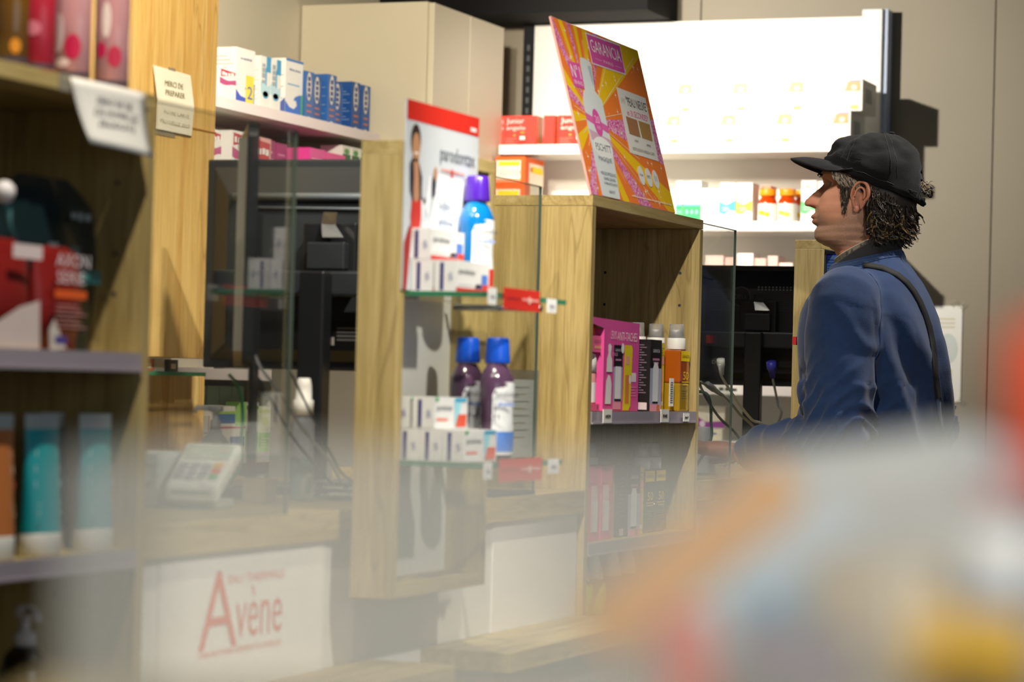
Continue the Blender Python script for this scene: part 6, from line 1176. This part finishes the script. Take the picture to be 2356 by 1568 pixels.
# strap over the left shoulder down the back
STR = pm('strap_black', '#0e0f11', rough=.8, var=.1, scale=300)
def castray(px, py):
    d = (fw+rt*(px-1178)/6000-up*(py-784)/6000).normalized(); h = bvh.ray_cast(CAM, d)
    return (h[0], h[1]) if h[0] is not None else (None, None)
cl = [(1986, 612), (1995, 611), (2030, 617), (2064, 633), (2085, 650), (2101, 670), (2115, 694), (2127, 722), (2137, 752), (2144, 785), (2149, 825), (2152, 870), (2157, 915), (2162, 955), (2167, 1000), (2171, 1040), (2174, 1080), (2176, 1120)]
L1, L2 = [], []
for i, (x, y) in enumerate(cl):
    a, b_ = cl[max(0, i-1)], cl[min(len(cl)-1, i+1)]; tx, ty = b_[0]-a[0], b_[1]-a[1]; l = math.hypot(tx, ty); nx, ny = -ty/l*5.6, tx/l*5.6
    for L_, s in ((L1, 1), (L2, -1)):
        p, n_ = castray(x+nx*s, y+ny*s)
        if p is None: p, n_ = onto(L_[-1] if L_ else (.2, 5.0, 1.45))
        L_.append(p+n_*.002)
m = MB(); m.grid([L1, L2], STR); m.build('shoulder_strap', man, solid=.0014)
m = MB(); p0 = Vector((.07, 4.99, 1.30)); q, _ = onto(p0, .001); m.box(q.x-.006, q.x+.002, q.y-.01, q.y+.01, q.z-.008, q.z+.008, '#c02828'); m.build('red_tab', man)
# trousers and shoes
DEN = pm('denim_dark', '#252a36', rough=.85, var=.15, scale=120, bump=.2, bscale=500)
tr = MB(); loft(tr, [ell(.236, 5.09, .122, .172, .78), ell(.236, 5.09, .120, .172, .88), ell(.234, 5.09, .115, .165, .98)], DEN)
for sy in (-1, 1): limb(tr, [(.235, 5.09+sy*.090, .86), (.23, 5.09+sy*.095, .68), (.225, 5.09+sy*.10, .48), (.25, 5.09+sy*.105, .28), (.262, 5.09+sy*.11, .07)], [.088, .086, .068, .060, .056], DEN, 24)
me = evaluated(tr, 'tr', .008, 6); t2 = MB(); t2.v = [v.co+v.normal*(.003*math.sin(v.co.z*90+noise.noise(v.co*12)*4)*(1 if v.co.z < .75 else 0)) for v in me.vertices]; t2.f = [tuple(p.vertices) for p in me.polygons]; k = t2.mat(DEN); t2.mi = [k]*len(t2.f); t2.sm = [True]*len(t2.f); t2.build('trousers', man)
for sy in (-1, 1):
    m = MB(); rows = []
    for i in range(12):
        t = i/11; x = .325-.285*t; wd = .030+.014*math.sin(math.pi*min(1, t*.9+.1)); ht = (.075 if t < .4 else .075-.045*((t-.4)/.6)); rows.append([Vector((x, 5.09+sy*.11+wd*math.cos(q), .004+max(0, ht*.5+ht*.5*math.sin(q)))) for q in [2*math.pi*k/16 for k in range(16)]])
    loft(m, rows, pm('shoe_black', '#1c1c1e', rough=.6)); sh = m.build('shoe', man)
    MB().box(.04, .328, 5.09+sy*.11-.042, 5.09+sy*.11+.042, .0005, .014, '#d8d6d0').build('sole', sh, bevel=.006)
# ---------------------------------------------------------------- the merchandise tub right beside the photographer
r0v = Vector((math.cos(TH), math.sin(TH), 0)); f0v = Vector((-math.sin(TH), math.cos(TH), 0))
BM = Matrix.Translation(CAM) @ Matrix(((r0v.x, f0v.x, 0, 0), (r0v.y, f0v.y, 0, 0), (0, 0, 1, 0), (0, 0, 0, 1)))   # x along the tub, y away from the aisle, z from 1.2 m
ACR = clear('acrylic_veil', (.98, .98, .98, 1), haze=.19, hazecol=(.80, .82, .78, 1), gloss=.01)  # whitish haze in the plastic paints the washed-out veil
ZB_ = -.088
r = empty('merchandise_tub', BM @ Vector((.02, .63, ZB_)), 'clear plastic tub of sample packets with a painted veil, close to the viewer, blurred', 'tub')
for nm, a in (('front_wall', (-.095, .15, .560, .562, ZB_, -.0175)), ('back_wall', (-.095, .15, .720, .722, ZB_, -.016)), ('side_wall', (-.0955, -.0935, .562, .72, ZB_, -.0165)), ('side_wall', (.1485, .1505, .562, .72, ZB_, -.0165)), ('floor_panel', (-.095, .15, .560, .722, ZB_-.003, ZB_))):
    m = MB(); m.M = BM; m.box(*a, ACR); m.build(nm, r)
m = MB(); m.M = BM; m.box(-.14, .22, .52, .80, -1.19, ZB_-.004, OAK['z']); tag(m.build('display_plinth', origin=BM @ Vector((.04, .66, -1.2))), 'oak plinth under the clear plastic tub, below the picture', 'plinth')
def packet(label, px, py, Y, w_, h_, ang, mt, th=.012, yaw=0, marks=None, grp='packets in the clear tub'):
    c = Vector(((px-1178)*Y/6000, Y, -(py-884-.026*(px-1178))*Y/6000)); k = Y/6000; w_ *= k; h_ *= k
    M_ = BM @ Matrix.Translation(c) @ Matrix.Rotation(math.radians(yaw), 4, 'Z') @ Matrix.Rotation(math.radians(-ang), 4, 'Y')
    m = MB(); m.M = M_; rows = []; N = 12
    for i in range(N+1):
        v = -1+2*i/N; row = []
        for j in range(N+1):
            u = -1+2*j/N; d = th/2*((1-u**4)*(1-v**4))**.5+noise.noise(Vector((u*2, v*2, px*.01)))*.0012; row.append((u*w_/2, -d, v*h_/2))
        rows.append(row)
    m.grid(rows, mt); m.grid([[(p[0], -p[1], p[2]) for p in reversed(rr_)] for rr_ in rows], mt)
    if marks: marks(m, (Vector((0, -th/2-.0004, 0)), Vector((1, 0, 0)), Vector((0, 0, 1)), Vector((0, -1, 0))), w_, h_)
    return tag(m.build('sample_packet', origin=M_ @ Vector((0, 0, 0))), label, 'packet', grp)
FO = lambda k, c_, v=.15: pm('foil_'+k, c_, rough=.6, var=v, scale=60)
packet('big pale grey packet filling the top of the tub', 2010, 1210, .70, 560, 400, 8, FO('pale', '#9a9d9a', .05), .014)
packet('pale grey packet against the end wall of the tub', 2330, 1170, .71, 420, 330, -6, FO('pale2', '#9fa5a8', .05), .01)
packet('orange packet leaning steeply at the open end of the tub', 1610, 1285, .64, 580, 150, 40, FO('orange', '#b47a14', .1), .006)
packet('pale blue-grey packet leaning beside the orange one', 1770, 1330, .64, 520, 150, 42, FO('bluegrey', '#98a4ab', .06), .006)
packet('salmon red packet low in the tub', 1600, 1520, .61, 130, 230, 8, FO('salmon', '#c83c1c', .1), .006)
packet('light blue packet low in the tub', 1785, 1420, .605, 150, 150, 20, FO('lightblue', '#4f88a8', .1), .006)
packet('mauve grey packet below the light blue one', 1850, 1520, .59, 260, 170, -12, FO('mauve', '#5c5068', .1), .006)
packet('beige packet with a small white upright label, middle of the tub', 2050, 1440, .625, 300, 330, 4, FO('beige', '#8f8064', .08), .010, marks=lambda m, fr, w_, h_: (m.rect(fr, .08*w_, .34*w_, -.1*h_, .42*h_, '#ccc4b0'), m.text(fr, 'Anthel', .14*w_, .24*w_, -.06*h_, .38*h_, '#55504a', .0016, rot=1)))
packet('mustard yellow packet at the lower corner of the tub', 2290, 1500, .582, 380, 200, -6, FO('mustard', '#f4bc00', .2), .012)
packet('sand coloured packet behind the mustard one', 2200, 1440, .64, 420, 260, 3, FO('sand', '#9c8850', .1), .010)
packet('pink tinted packet near the top of the tub', 2310, 1140, .66, 150, 70, 0, FO('pinkish', '#b88e94', .06), .006)
x_, Y_ = (2400-1178)*.61/6000, .612
c = BM @ Vector((x_, Y_, ZB_)); r = empty('cream_jar', c, 'squat white jar with a blue label standing in the tub', 'jar')
MB().lathe(c, [(.0165, 0), (.018, .002), (.018, .042), (.0175, .044)], FO('jarblue', '#0c74c0', .1), 28).build('body', r)
MB().lathe(c, [(.0182, .0442), (.0185, .045), (.0185, .0555), (.0175, .057)], '#e4eaec', 28).build('lid', r)
c = BM @ Vector(((2500-1178)*.47/6000, .47, -.098)); r = empty('orange_capped_bottle', c, 'bottle with a big orange-red cap, nearest thing to the viewer', 'bottle')
MB().lathe(c, [(.006, 0), (.0075, .002), (.0075, .066), (.007, .080)], pm('bottle_greywhite', '#9a9c9a', rough=.35, var=.04), 28).build('body', r)
MB().lathe(c, [(.0125, .0802), (.0140, .083), (.0140, .108), (.0118, .1115), (0, .112)], pm('cap_orange', '#e8502a', rough=.4, var=.04), 32).build('cap', r)
m = MB(); m.M = BM; m.box(.075, .16, .44, .5, -1.19, -.0985, OAK['z']); tag(m.build('bottle_plinth', origin=BM @ Vector((.12, .47, -1.2))), 'slim oak post carrying the orange-capped bottle', 'plinth')
